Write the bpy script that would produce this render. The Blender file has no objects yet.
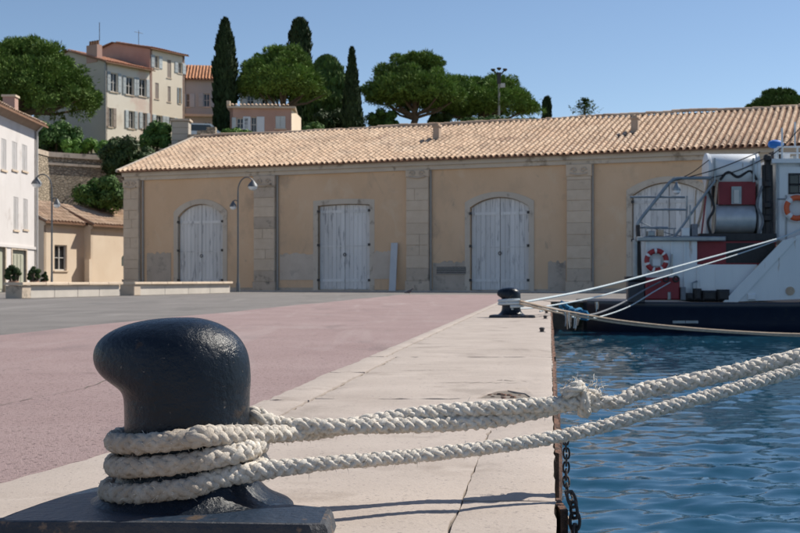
import bpy, math, random
import numpy as np
from mathutils import Vector, Matrix

# ------------------------------------------------------------------ camera, sky, sun, exposure
scene = bpy.context.scene
COL = scene.collection
FPX, CX, HZ, CAM_H = 1200.0, 400.0, 280.0, 0.537          # focal length, principal x, horizon row (800x533 frame)

cam = bpy.data.cameras.new('camera')
cam.sensor_width = 36.0
cam.lens = 54.0
cam.shift_y = 13.5 / 800.0
cam.clip_start, cam.clip_end = 0.05, 3000.0
cam.dof.use_dof = True
cam.dof.focus_distance = 3.0
cam.dof.aperture_fstop = 16.0
cam_ob = bpy.data.objects.new('camera', cam)
COL.objects.link(cam_ob)
cam_ob.location = (0, 0, CAM_H)
cam_ob.rotation_euler = (math.radians(90), 0, 0)
scene.camera = cam_ob

SUN_AZ, SUN_EL = math.radians(62), math.radians(46)
world = bpy.data.worlds.new('World')
scene.world = world
world.use_nodes = True
wn = world.node_tree.nodes
sky = wn.new('ShaderNodeTexSky')
sky.sky_type = 'NISHITA'
sky.sun_disc = False
sky.sun_elevation = SUN_EL
sky.sun_rotation = SUN_AZ
sky.air_density = 0.8
sky.dust_density = 0.1
sky.ozone_density = 1.7
bg = wn['Background']
bg.inputs['Strength'].default_value = 0.097
world.node_tree.links.new(sky.outputs[0], bg.inputs[0])

sun = bpy.data.lights.new('sun', 'SUN')
sun.energy = 4.7
sun.angle = math.radians(0.5)
sun.color = (1.0, 0.94, 0.84)
sun_ob = bpy.data.objects.new('sun', sun)
COL.objects.link(sun_ob)
sd = Vector((math.sin(SUN_AZ) * math.cos(SUN_EL), math.cos(SUN_AZ) * math.cos(SUN_EL), math.sin(SUN_EL)))
sun_ob.rotation_euler = (-sd).to_track_quat('-Z', 'Y').to_euler()
sun_ob.location = (20, 10, 40)

vs = scene.view_settings
vs.view_transform = 'Standard'
vs.look = 'None'
vs.exposure = 0.27
vs.gamma = 1.0

R = random.Random(7)
NP = np.random.default_rng(7)

# ------------------------------------------------------------------ materials
MATS = {}
def nd(nt, t, **kw):
    n = nt.nodes.new(t)
    for k, v in kw.items():
        setattr(n, k, v)
    return n
def c4(c):
    return (c[0], c[1], c[2], 1.0)

def mat(name, c1, c2=None, scale=4.0, rough=0.8, bump=0.0, bscale=40.0, metal=0.0, c3=None, s3=1.0, t3=0.55, stretch=(1, 1, 1),
        detail=5.0, spec=0.5, coords='pos', speck=None, speck_scale=200.0, speck_t=0.62, tint=False, ior=None, r2=None, w3=0.08, trans=0.0, bdist=0.01):
    """principled material: noise mix c1/c2, patches of c3, fine specks, noise bump"""
    if name in MATS:
        return MATS[name]
    m = bpy.data.materials.new(name)
    m.use_nodes = True
    nt = m.node_tree
    L = nt.links.new
    p = nt.nodes['Principled BSDF']
    p.inputs['Roughness'].default_value = rough
    p.inputs['Metallic'].default_value = metal
    p.inputs['Specular IOR Level'].default_value = spec
    if ior: p.inputs['IOR'].default_value = ior
    if trans: p.inputs['Transmission Weight'].default_value = trans
    if coords == 'pos':
        co = nd(nt, 'ShaderNodeNewGeometry').outputs['Position']
    elif coords == 'uv':
        co = nd(nt, 'ShaderNodeTexCoord').outputs['UV']
    else:
        co = nd(nt, 'ShaderNodeTexCoord').outputs['Object']
    mp = nd(nt, 'ShaderNodeMapping')
    mp.inputs['Scale'].default_value = stretch
    L(co, mp.inputs['Vector'])
    v = mp.outputs['Vector']
    out = None
    if c2 is not None:
        n1 = nd(nt, 'ShaderNodeTexNoise')
        n1.inputs['Scale'].default_value = scale
        n1.inputs['Detail'].default_value = detail
        n1.inputs['Roughness'].default_value = 0.6
        L(v, n1.inputs['Vector'])
        mr = nd(nt, 'ShaderNodeMapRange')
        mr.inputs[1].default_value = 0.3; mr.inputs[2].default_value = 0.7
        L(n1.outputs['Fac'], mr.inputs[0])
        mx = nd(nt, 'ShaderNodeMix', data_type='RGBA')
        mx.inputs[6].default_value = c4(c1); mx.inputs[7].default_value = c4(c2)
        L(mr.outputs[0], mx.inputs[0])
        out = mx.outputs[2]
        if r2 is not None:
            rr = nd(nt, 'ShaderNodeMapRange')
            rr.inputs[3].default_value = rough; rr.inputs[4].default_value = r2
            L(mr.outputs[0], rr.inputs[0]); L(rr.outputs[0], p.inputs['Roughness'])
    if c3 is not None:
        n3 = nd(nt, 'ShaderNodeTexNoise')
        n3.inputs['Scale'].default_value = s3
        n3.inputs['Detail'].default_value = 8
        n3.inputs['Roughness'].default_value = 0.65
        L(v, n3.inputs['Vector'])
        mr = nd(nt, 'ShaderNodeMapRange')
        mr.inputs[1].default_value = t3; mr.inputs[2].default_value = t3 + w3
        L(n3.outputs['Fac'], mr.inputs[0])
        mx = nd(nt, 'ShaderNodeMix', data_type='RGBA')
        mx.inputs[7].default_value = c4(c3)
        if out is not None: L(out, mx.inputs[6])
        else: mx.inputs[6].default_value = c4(c1)
        L(mr.outputs[0], mx.inputs[0])
        out = mx.outputs[2]
    if speck is not None:
        n4 = nd(nt, 'ShaderNodeTexNoise')
        n4.inputs['Scale'].default_value = speck_scale
        n4.inputs['Detail'].default_value = 3
        L(v, n4.inputs['Vector'])
        mr = nd(nt, 'ShaderNodeMapRange')
        mr.inputs[1].default_value = speck_t; mr.inputs[2].default_value = speck_t + 0.08
        L(n4.outputs['Fac'], mr.inputs[0])
        mx = nd(nt, 'ShaderNodeMix', data_type='RGBA')
        mx.inputs[7].default_value = c4(speck)
        if out is not None: L(out, mx.inputs[6])
        else: mx.inputs[6].default_value = c4(c1)
        L(mr.outputs[0], mx.inputs[0])
        out = mx.outputs[2]
    if tint:                                   # a piece-by-piece shade: 'tint' attribute or the object's own random number
        at = nd(nt, 'ShaderNodeAttribute', attribute_name='tint')
        oi = nd(nt, 'ShaderNodeObjectInfo')
        ad = nd(nt, 'ShaderNodeMath', operation='ADD')
        L(at.outputs['Fac'], ad.inputs[0]); L(oi.outputs['Random'], ad.inputs[1])
        fr = nd(nt, 'ShaderNodeMath', operation='FRACT'); L(ad.outputs[0], fr.inputs[0])
        mr = nd(nt, 'ShaderNodeMapRange')
        mr.inputs[3].default_value = 1.0 - tint; mr.inputs[4].default_value = 1.0 + tint
        L(fr.outputs[0], mr.inputs[0])
        vm = nd(nt, 'ShaderNodeVectorMath', operation='SCALE')
        if out is not None: L(out, vm.inputs[0])
        else: vm.inputs[0].default_value = c1
        L(mr.outputs[0], vm.inputs['Scale'])
        out = vm.outputs[0]
    if out is not None: L(out, p.inputs['Base Color'])
    else: p.inputs['Base Color'].default_value = c4(c1)
    if bump:
        nb = nd(nt, 'ShaderNodeTexNoise')
        nb.inputs['Scale'].default_value = bscale
        nb.inputs['Detail'].default_value = 6
        nb.inputs['Roughness'].default_value = 0.65
        L(v, nb.inputs['Vector'])
        b = nd(nt, 'ShaderNodeBump')
        b.inputs['Strength'].default_value = bump
        b.inputs['Distance'].default_value = bdist
        L(nb.outputs['Fac'], b.inputs['Height'])
        L(b.outputs[0], p.inputs['Normal'])
    MATS[name] = m
    return m

M_CONC = mat('concrete', (.385, .322, .275), (.475, .405, .352), 1.6, .85, .35, 90, c3=(.32, .262, .22), s3=2.3, t3=.56, w3=.14, speck=(.28, .235, .21), speck_scale=85, speck_t=.61, bdist=.006)
M_CONC2 = mat('worn_concrete', (.44, .37, .31), (.56, .48, .41), 5, .9, .6, 60, c3=(.30, .25, .21), s3=9, t3=.57, speck=(.25, .21, .19), speck_scale=120, speck_t=.64)
M_JOINT = mat('joint_dirt', (.13, .11, .09), (.24, .2, .165), 12, .95, .5, 60)
M_PINK = mat('pink_asphalt', (.305, .212, .200), (.365, .265, .250), .9, .9, .8, 160, c3=(.37, .295, .275), s3=.5, t3=.56, w3=.2, speck=(.15, .10, .095), speck_scale=70, speck_t=.57, bdist=.008)
M_GREY = mat('grey_asphalt', (.165, .15, .138), (.225, .205, .19), .8, .9, .6, 140, c3=(.28, .255, .235), s3=.3, t3=.55, w3=.2, speck=(.12, .11, .105), speck_scale=90, speck_t=.6)
M_QUAYWALL = mat('quay_wall_stone', (.10, .085, .065), (.20, .17, .13), 2.5, .8, .9, 14, c3=(.035, .045, .02), s3=2.2, t3=.5)
M_RUST = mat('rust', (.10, .045, .028), (.24, .12, .075), 22, .85, .9, 120, c3=(.05, .028, .02), s3=14, t3=.52)
M_PAVE = mat('pale_pavement', (.46, .42, .37), (.56, .51, .45), 1.2, .9, .3, 60)
M_STONE = mat('pale_stone', (.60, .475, .35), (.68, .555, .425), 2.4, .85, .4, 25, c3=(.46, .37, .285), s3=1.8, t3=.6, w3=.14, tint=.06)
M_STONED = mat('stained_stone', (.50, .405, .31), (.60, .495, .39), 2.4, .9, .5, 25, c3=(.22, .185, .15), s3=2.1, t3=.55, w3=.12, tint=.08)
M_OCHRE = mat('ochre_plaster', (.68, .465, .29), (.76, .54, .355), .45, .9, .3, 12, c3=(.60, .43, .285), s3=.8, t3=.54, w3=.2, stretch=(1, 1, .75))
M_PATCH = mat('grey_plaster', (.56, .47, .38), (.64, .55, .46), 1.3, .9, .3, 20, c3=(.42, .36, .3), s3=1.6, t3=.56, w3=.15)
M_PATCHD = mat('damp_plaster', (.44, .37, .30), (.53, .45, .37), 1.6, .9, .4, 20, c3=(.28, .245, .21), s3=2, t3=.52, w3=.16)
M_CORN = mat('cornice_plaster', (.56, .48, .39), (.64, .56, .46), 1.0, .9, .2, 18, c3=(.33, .27, .21), s3=1.2, t3=.56)
M_DOOR = mat('weathered_paint', (.66, .655, .64), (.76, .755, .74), 3, .8, .4, 50, c3=(.34, .34, .35), s3=7, t3=.56, w3=.1, stretch=(1, 1, .14), tint=.10)
M_IRON = mat('dark_iron', (.03, .03, .032), (.06, .05, .045), 20, .6, .3, 60)
M_PIPE = mat('grey_pipe', (.34, .32, .29), (.40, .38, .35), 6, .6)
M_TILE = mat('terracotta_tile', (.53, .36, .24), (.65, .485, .345), 1.1, .9, .4, 30, c3=(.36, .235, .165), s3=.6, t3=.57, w3=.12, tint=.16)
M_TILEB = mat('terracotta_channel', (.18, .09, .05), (.25, .14, .085), 2.0, .9)  # darker than the tiles: shade between the ribs put into the colour
M_WHITEW = mat('white_render', (.62, .58, .555), (.68, .64, .615), .8, .9, .15, 20, c3=(.54, .49, .46), s3=.9, t3=.60)
M_CREAM = mat('cream_render', (.78, .70, .58), (.84, .77, .66), .5, .9, .2, 15, c3=(.74, .58, .48), s3=.35, t3=.55, w3=.1)
M_CREAM2 = mat('warm_cream_render', (.80, .69, .54), (.85, .75, .60), .5, .9, .2, 15)
M_TAUPE = mat('taupe_render', (.40, .40, .375), (.46, .455, .425), .6, .9, .2, 15)
M_SALMON = mat('salmon_render', (.42, .26, .21), (.48, .31, .25), .8, .9, .2, 15)
M_GREYW = mat('grey_render', (.46, .41, .345), (.52, .47, .40), .6, .9, .2, 15)
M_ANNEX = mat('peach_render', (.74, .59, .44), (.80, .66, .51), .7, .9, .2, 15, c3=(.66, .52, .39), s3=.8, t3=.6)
M_GLASS = mat('window_glass', (.02, .025, .03), None, rough=.06, spec=.6)
M_SHUT = mat('shutter_paint', (.42, .46, .47), (.50, .53, .53), 3, .7, tint=.15)
M_SHUTB = mat('brown_shutter', (.30, .24, .20), (.38, .31, .26), 3, .7, tint=.15)
M_FRAME = mat('window_frame_paint', (.55, .53, .5), (.62, .6, .57), 4, .7)
M_ROOFR = mat('red_roof', (.44, .19, .11), (.54, .27, .16), 1.5, .9, .4, 25, tint=.2)
M_RUBBLE = None
M_BARK = mat('bark', (.09, .065, .045), (.15, .11, .08), 6, .95, .8, 20, stretch=(1, 1, .3))
M_PINE = mat('pine_needles', (.078, .145, .028), (.175, .265, .056), 1.2, .75, tint=.35, spec=.25)
M_PINE2 = mat('dark_pine_needles', (.048, .092, .022), (.10, .165, .038), 1.2, .75, tint=.35, spec=.25)
M_CYP = mat('cypress_needles', (.018, .034, .013), (.030, .052, .018), 1.5, .8, tint=.3, spec=.2)
M_LEAF = mat('shrub_leaves', (.045, .10, .018), (.08, .155, .03), 1.5, .65, tint=.35, spec=.3)
M_LEAFD = mat('dark_shrub_leaves', (.028, .055, .016), (.05, .085, .022), 1.5, .65, tint=.35, spec=.3)
M_LEAFB = mat('bright_hedge_leaves', (.075, .16, .02), (.11, .22, .03), 1.5, .6, tint=.3, spec=.3)
M_BOLL = mat('bollard_paint', (.004, .007, .012), (.010, .016, .026), 9, .17, .9, 48, c3=(.024, .021, .018), s3=6, t3=.62, w3=.12, r2=.36, speck=(.15, .13, .115), speck_scale=90, speck_t=.685, bdist=.0045, spec=.27)
M_PLATE = mat('base_plate_paint', (.012, .026, .050), (.022, .038, .062), 8, .36, .8, 45, c3=(.11, .08, .06), s3=9, t3=.61, w3=.06, bdist=.008)
M_PLATEE = mat('worn_plate_edge', (.018, .026, .040), (.05, .05, .055), 16, .6, .9, 70, c3=(.17, .115, .08), s3=13, t3=.56, w3=.06)
M_SOIL = mat('hill_soil', (.10, .11, .05), (.20, .17, .10), .8, .95, .5, 5)

def rope_mat(name, c1, c2, dirt, fl=(.12, .30, .24)):
    m = mat(name, c1, c2, 70, .9, 1.0, 300, c3=dirt, s3=16, t3=.60, w3=.12, speck=fl, speck_scale=38, speck_t=.735, bdist=.004, spec=.2, tint=.13)
    return m
M_ROPE = rope_mat('white_rope_fibre', (.70, .625, .53), (.87, .82, .735), (.44, .375, .305))
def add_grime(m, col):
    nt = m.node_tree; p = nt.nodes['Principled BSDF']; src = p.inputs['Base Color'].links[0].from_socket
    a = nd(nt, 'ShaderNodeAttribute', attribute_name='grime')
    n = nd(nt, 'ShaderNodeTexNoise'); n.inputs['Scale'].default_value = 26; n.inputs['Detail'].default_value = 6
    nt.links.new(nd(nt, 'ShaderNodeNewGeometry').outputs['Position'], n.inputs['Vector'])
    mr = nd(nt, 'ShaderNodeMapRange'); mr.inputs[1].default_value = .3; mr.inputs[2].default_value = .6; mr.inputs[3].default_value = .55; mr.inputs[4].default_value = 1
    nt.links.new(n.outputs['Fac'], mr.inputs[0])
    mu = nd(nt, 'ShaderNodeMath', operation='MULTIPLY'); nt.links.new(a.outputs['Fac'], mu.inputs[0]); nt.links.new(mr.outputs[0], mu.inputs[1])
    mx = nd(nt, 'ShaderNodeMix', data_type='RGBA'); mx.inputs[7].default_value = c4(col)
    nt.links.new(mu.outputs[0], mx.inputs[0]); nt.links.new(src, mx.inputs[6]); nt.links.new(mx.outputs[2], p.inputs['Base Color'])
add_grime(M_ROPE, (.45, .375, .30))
M_ROPED = rope_mat('chafed_rope_fibre', (.46, .39, .315), (.60, .525, .43), (.24, .20, .16), (.05, .05, .05))
M_ROPEL = mat('pale_blue_line', (.44, .52, .56), (.58, .63, .64), 30, .8, .3, 200)
M_ROPET = mat('tan_line', (.42, .31, .22), (.55, .43, .32), 20, .85, .3, 200)
M_ROPEB = mat('blue_line', (.03, .18, .34), (.06, .28, .46), 20, .8)
M_ROPEK = mat('grey_line', (.13, .14, .16), (.22, .23, .25), 20, .8)

def add_stain(m, col, scale, t0, w=.15, amount=.7, stretch=(1, 1, 1), seed=0.0):
    nt = m.node_tree; p = nt.nodes['Principled BSDF']; src = p.inputs['Base Color'].links[0].from_socket
    mp = nd(nt, 'ShaderNodeMapping'); mp.inputs['Scale'].default_value = stretch; mp.inputs['Location'].default_value = (seed, seed * 2, seed)
    mp.inputs['Rotation'].default_value = (0, 0, -.124)
    nt.links.new(nd(nt, 'ShaderNodeNewGeometry').outputs['Position'], mp.inputs[0])
    n = nd(nt, 'ShaderNodeTexNoise'); n.inputs['Scale'].default_value = scale; n.inputs['Detail'].default_value = 9; n.inputs['Roughness'].default_value = .62; n.inputs['Distortion'].default_value = .6
    nt.links.new(mp.outputs[0], n.inputs['Vector'])
    mr = nd(nt, 'ShaderNodeMapRange'); mr.inputs[1].default_value = t0; mr.inputs[2].default_value = t0 + w; mr.inputs[4].default_value = amount
    nt.links.new(n.outputs['Fac'], mr.inputs[0])
    mx = nd(nt, 'ShaderNodeMix', data_type='RGBA'); mx.inputs[7].default_value = c4(col)
    nt.links.new(mr.outputs[0], mx.inputs[0]); nt.links.new(src, mx.inputs[6]); nt.links.new(mx.outputs[2], p.inputs['Base Color'])
add_stain(M_PINK, (.21, .155, .15), 1.3, .56, .12, .55, (1.6, .5, 1), 3)      # oily patches
add_stain(M_PINK, (.42, .34, .32), .9, .55, .2, .6, (2.2, .25, 1), 9)          # worn wheel tracks
add_stain(M_PINK, (.12, .10, .10), 4.0, .70, .04, .7, (1, 1, 1), 5)            # drips
add_stain(M_GREY, (.12, .112, .105), .6, .55, .1, .6, (1.5, .4, 1), 2)
add_stain(M_GREY, (.30, .28, .26), .5, .56, .15, .6, (2.2, .2, 1), 7)
add_stain(M_CONC, (.25, .205, .17), 1.7, .58, .1, .5, (1, .7, 1), 4)
add_stain(M_CONC, (.53, .46, .40), 2.4, .58, .15, .6, (1, 1.6, 1), 11)
add_stain(M_CONC, (.17, .135, .11), 7.0, .68, .05, .6, (1, 1, 1), 6)
add_stain(M_OCHRE, (.42, .31, .22), .55, .58, .1, .5, (1, 1, .8), 1)
add_stain(M_OCHRE, (.76, .60, .43), .8, .57, .12, .5, (1, 1, .9), 8)
add_stain(M_OCHRE, (.34, .27, .21), 2.6, .66, .06, .5, (1, 1, .5), 12)
add_stain(M_TILE, (.30, .215, .16), .35, .54, .14, .6, (1, 1, 1), 2)
add_stain(M_TILE, (.70, .56, .43), .5, .56, .14, .5, (1, 1, 1), 6)
add_stain(M_CREAM, (.58, .48, .38), .9, .57, .12, .6, (1, 1, .5), 3)
add_stain(M_CREAM2, (.62, .50, .38), .9, .57, .12, .6, (1, 1, .5), 5)
add_stain(M_WHITEW, (.50, .46, .43), 1.2, .60, .12, .6, (1, 1, .4), 4)
add_stain(M_BOLL, (.045, .032, .024), 9.0, .62, .05, .8, (1, 1, 1), 2)          # chipped, rusting spots
add_stain(M_BOLL, (.06, .065, .07), 20.0, .66, .04, .7, (1, 1, 1), 7)

# ------------------------------------------------------------------ mesh helpers
class MB:
    def __init__(s):
        s.v = []; s.f = []; s.mi = []; s.cur = 0
    def add(s, vs, fs):
        o = len(s.v)
        s.v.extend([tuple(v) for v in vs])
        for f in fs:
            s.f.append(tuple(i + o for i in f)); s.mi.append(s.cur)
        return s
    def box(s, x0, x1, y0, y1, z0, z1):
        v = [(x0, y0, z0), (x1, y0, z0), (x1, y1, z0), (x0, y1, z0), (x0, y0, z1), (x1, y0, z1), (x1, y1, z1), (x0, y1, z1)]
        return s.add(v, [(0, 3, 2, 1), (4, 5, 6, 7), (0, 1, 5, 4), (1, 2, 6, 5), (2, 3, 7, 6), (3, 0, 4, 7)])
    def cbox(s, x0, x1, y0, y1, z0, z1, b):
        """box with its front (low y) edges chamfered"""
        v = [(x0, y0 + b, z0), (x1, y0 + b, z0), (x1, y1, z0), (x0, y1, z0), (x0, y0 + b, z1), (x1, y0 + b, z1), (x1, y1, z1), (x0, y1, z1),
             (x0 + b, y0, z0 + b), (x1 - b, y0, z0 + b), (x1 - b, y0, z1 - b), (x0 + b, y0, z1 - b)]
        return s.add(v, [(0, 3, 2, 1), (4, 5, 6, 7), (1, 2, 6, 5), (2, 3, 7, 6), (3, 0, 4, 7), (8, 9, 10, 11), (0, 1, 9, 8), (1, 5, 10, 9), (5, 4, 11, 10), (4, 0, 8, 11)])
    def prism(s, poly, y0, y1):
        """polygon in (x, z), extruded along y"""
        n = len(poly)
        v = [(a, y0, b) for a, b in poly] + [(a, y1, b) for a, b in poly]
        f = [tuple(range(n)), tuple(range(2 * n - 1, n - 1, -1))]
        f += [(i, i + n, (i + 1) % n + n, (i + 1) % n) for i in range(n)]
        return s.add(v, f)
    def prismx(s, poly, x0, x1):
        """polygon in (y, z), extruded along x"""
        n = len(poly)
        v = [(x0, a, b) for a, b in poly] + [(x1, a, b) for a, b in poly]
        f = [tuple(range(n - 1, -1, -1)), tuple(range(n, 2 * n))]
        f += [(i, (i + 1) % n, (i + 1) % n + n, i + n) for i in range(n)]
        return s.add(v, f)
    def tube(s, pts, r, seg=8, caps=True):
        pts = [Vector(p) for p in pts]
        n = len(pts)
        rs = r if isinstance(r, (list, tuple)) else [r] * n
        t0 = (pts[1] - pts[0]).normalized()
        up = Vector((0, 0, 1)) if abs(t0.z) < .9 else Vector((1, 0, 0))
        nx = t0.cross(up).normalized()
        v = []
        for i in range(n):
            t = (pts[min(i + 1, n - 1)] - pts[max(i - 1, 0)]).normalized()
            nx = (nx - t * nx.dot(t)).normalized()
            ny = t.cross(nx)
            for k in range(seg):
                a = 2 * math.pi * k / seg
                v.append(pts[i] + (nx * math.cos(a) + ny * math.sin(a)) * rs[i])
        f = [(i * seg + k, i * seg + (k + 1) % seg, (i + 1) * seg + (k + 1) % seg, (i + 1) * seg + k) for i in range(n - 1) for k in range(seg)]
        if caps:
            f += [tuple(range(seg - 1, -1, -1)), tuple(range((n - 1) * seg, n * seg))]
        return s.add(v, f)
    def lathe(s, prof, c=(0, 0, 0), seg=24, axis='z'):
        """profile of (radius, height) turned about an axis through c"""
        v = []
        for r, h in prof:
            for k in range(seg):
                a = 2 * math.pi * k / seg
                p = (r * math.cos(a), r * math.sin(a), h)
                if axis == 'x': p = (p[2], p[0], p[1])
                elif axis == 'y': p = (p[0], p[2], p[1])
                v.append((p[0] + c[0], p[1] + c[1], p[2] + c[2]))
        n = len(prof)
        f = [(i * seg + k, i * seg + (k + 1) % seg, (i + 1) * seg + (k + 1) % seg, (i + 1) * seg + k) for i in range(n - 1) for k in range(seg)]
        f += [tuple(range(seg - 1, -1, -1)), tuple(range((n - 1) * seg, n * seg))]
        return s.add(v, f)
    def torus(s, c, Rr, r, axis='y', seg=28, sec=10, a0=0, a1=2 * math.pi):
        full = abs(a1 - a0 - 2 * math.pi) < 1e-6
        n = seg if full else seg + 1
        v = []
        for i in range(n):
            a = a0 + (a1 - a0) * i / seg
            for k in range(sec):
                b = 2 * math.pi * k / sec
                q = Rr + r * math.cos(b); h = r * math.sin(b)
                p = (q * math.cos(a), h, q * math.sin(a))
                if axis == 'z': p = (p[0], p[2], p[1])
                elif axis == 'x': p = (p[1], p[0], p[2])
                v.append((p[0] + c[0], p[1] + c[1], p[2] + c[2]))
        f = [(i * sec + k, i * sec + (k + 1) % sec, ((i + 1) % n) * sec + (k + 1) % sec, ((i + 1) % n) * sec + k) for i in range(seg) for k in range(sec)]
        return s.add(v, f)
    def build(s, name, m, parent=None, smooth=False, loc=None):
        me = bpy.data.meshes.new(name)
        me.from_pydata(s.v, [], s.f)
        ms = m if isinstance(m, (list, tuple)) else [m]
        for q in ms: me.materials.append(q)
        if len(ms) > 1: me.polygons.foreach_set('material_index', s.mi)
        if smooth:
            me.polygons.foreach_set('use_smooth', [True] * len(me.polygons))
            try: me.set_sharp_from_angle(angle=math.radians(40))
            except Exception: pass
        fix_normals(me)
        return link(name, me, parent, loc)

import bmesh
def fix_normals(me):
    bm = bmesh.new(); bm.from_mesh(me)
    bmesh.ops.recalc_face_normals(bm, faces=bm.faces)
    bm.to_mesh(me); bm.free(); me.update()

def link(name, me, parent=None, loc=None):
    o = bpy.data.objects.new(name, me)
    COL.objects.link(o)
    if parent is not None: o.parent = parent
    if loc is not None: o.location = loc
    return o

def tag(o, label=None, cat=None, group=None, kind=None):
    if label: o['label'] = label
    if cat: o['category'] = cat
    if group: o['group'] = group
    if kind: o['kind'] = kind
    return o

def thing(name, label, cat, loc=(0, 0, 0), rz=0.0, group=None):
    o = bpy.data.objects.new(name, None)
    o.empty_display_size = .2
    COL.objects.link(o)
    o.location = loc; o.rotation_euler = (0, 0, rz)
    return tag(o, label, cat, group)

def copy_tree(o, parent=None):
    c = o.copy(); COL.objects.link(c); c.parent = parent
    for ch in list(o.children): copy_tree(ch, c)
    return c

def quads_mesh(name, P, m, tints=None, smooth=False):
    """P: (N,4,3) array of loose quads"""
    N = len(P)
    me = bpy.data.meshes.new(name)
    me.vertices.add(N * 4); me.loops.add(N * 4); me.polygons.add(N)
    me.vertices.foreach_set('co', np.ascontiguousarray(P, dtype=np.float32).ravel())
    me.loops.foreach_set('vertex_index', np.arange(N * 4, dtype=np.int32))
    me.polygons.foreach_set('loop_start', np.arange(0, N * 4, 4, dtype=np.int32))
    me.polygons.foreach_set('loop_total', np.full(N, 4, dtype=np.int32))
    me.materials.append(m)
    me.update(calc_edges=True)
    if tints is not None:
        a = me.attributes.new('tint', 'FLOAT', 'FACE')
        a.data.foreach_set('value', np.asarray(tints, dtype=np.float32))
    return me

def grid_mesh(name, V, m, smooth=True):
    """V: (a,b,3) array -> sheet"""
    a, b = V.shape[:2]
    idx = np.arange(a * b).reshape(a, b)
    F = np.stack([idx[:-1, :-1], idx[1:, :-1], idx[1:, 1:], idx[:-1, 1:]], -1).reshape(-1, 4)
    N = len(F)
    me = bpy.data.meshes.new(name)
    me.vertices.add(a * b); me.loops.add(N * 4); me.polygons.add(N)
    me.vertices.foreach_set('co', np.ascontiguousarray(V, dtype=np.float32).ravel())
    me.loops.foreach_set('vertex_index', F.astype(np.int32).ravel())
    me.polygons.foreach_set('loop_start', np.arange(0, N * 4, 4, dtype=np.int32))
    me.polygons.foreach_set('loop_total', np.full(N, 4, dtype=np.int32))
    me.materials.append(m)
    if smooth: me.polygons.foreach_set('use_smooth', np.ones(N, dtype=bool))
    me.update(calc_edges=True)
    return me

def at(px, py, Z):
    """point seen at a pixel of the photograph at depth Z"""
    return Vector(((px - CX) / FPX * Z, Z, CAM_H - (py - HZ) / FPX * Z))

class Face:
    """vertical plane through P0 with horizontal direction d; local x along d, local y inward, z up"""
    def __init__(s, P0, d, z0=0.0):
        l = math.hypot(*d); s.d = (d[0] / l, d[1] / l); s.P = P0; s.z0 = z0
        s.n = (-s.d[1], s.d[0]); s.rz = math.atan2(s.d[1], s.d[0])
    def st(s, px, py=None, t=0.0):
        u = (px - CX) / FPX
        ax, ay = s.P[0] + s.n[0] * t, s.P[1] + s.n[1] * t
        q = (u * ay - ax) / (s.d[0] - u * s.d[1])
        if py is None: return q
        Z = ay + q * s.d[1]
        return q, CAM_H - (py - HZ) / FPX * Z - s.z0
    def empty(s, name, label, cat, group=None):
        return thing(name, label, cat, (s.P[0], s.P[1], s.z0), s.rz, group)

def wall_mesh(mb, x0, x1, z0, z1, ops, reveal=.18, y=0.0):
    """wall face at y with openings (x0, x1, z0, z1, rise); reveals run inward"""
    xs = {x0, x1}
    for o in ops:
        n = 14 if o[4] > 0 else 1
        for i in range(n + 1): xs.add(o[0] + (o[1] - o[0]) * i / n)
    xs = sorted(xs)
    def top(o, x):
        if o[4] <= 0: return o[3]
        c = (o[0] + o[1]) / 2; h = (o[1] - o[0]) / 2; q = min(1, abs(x - c) / h)
        rr = (h * h + o[4] ** 2) / (2 * o[4])
        return o[3] - rr + math.sqrt(max(0, rr * rr - (q * h) ** 2))
    for a, b in zip(xs[:-1], xs[1:]):
        if b - a < 1e-6: continue
        m = (a + b) / 2
        cov = sorted([o for o in ops if o[0] < m < o[1]], key=lambda o: o[2])
        lo = (z0, z0)
        for o in cov:
            if o[2] > lo[0] + 1e-6:
                mb.add([(a, y, lo[0]), (b, y, lo[1]), (b, y, o[2]), (a, y, o[2])], [(0, 1, 2, 3)])
                mb.add([(a, y, o[2]), (b, y, o[2]), (b, y + reveal, o[2]), (a, y + reveal, o[2])], [(0, 1, 2, 3)])
            ta, tb = top(o, a), top(o, b)
            mb.add([(a, y, ta), (b, y, tb), (b, y + reveal, tb), (a, y + reveal, ta)], [(0, 1, 2, 3)])
            lo = (ta, tb)
        mb.add([(a, y, lo[0]), (b, y, lo[1]), (b, y, z1), (a, y, z1)], [(0, 1, 2, 3)])
    for o in ops:
        for x in (o[0], o[1]):
            mb.add([(x, y, o[2]), (x, y, top(o, x)), (x, y + reveal, top(o, x)), (x, y + reveal, o[2])], [(0, 1, 2, 3)])

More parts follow.
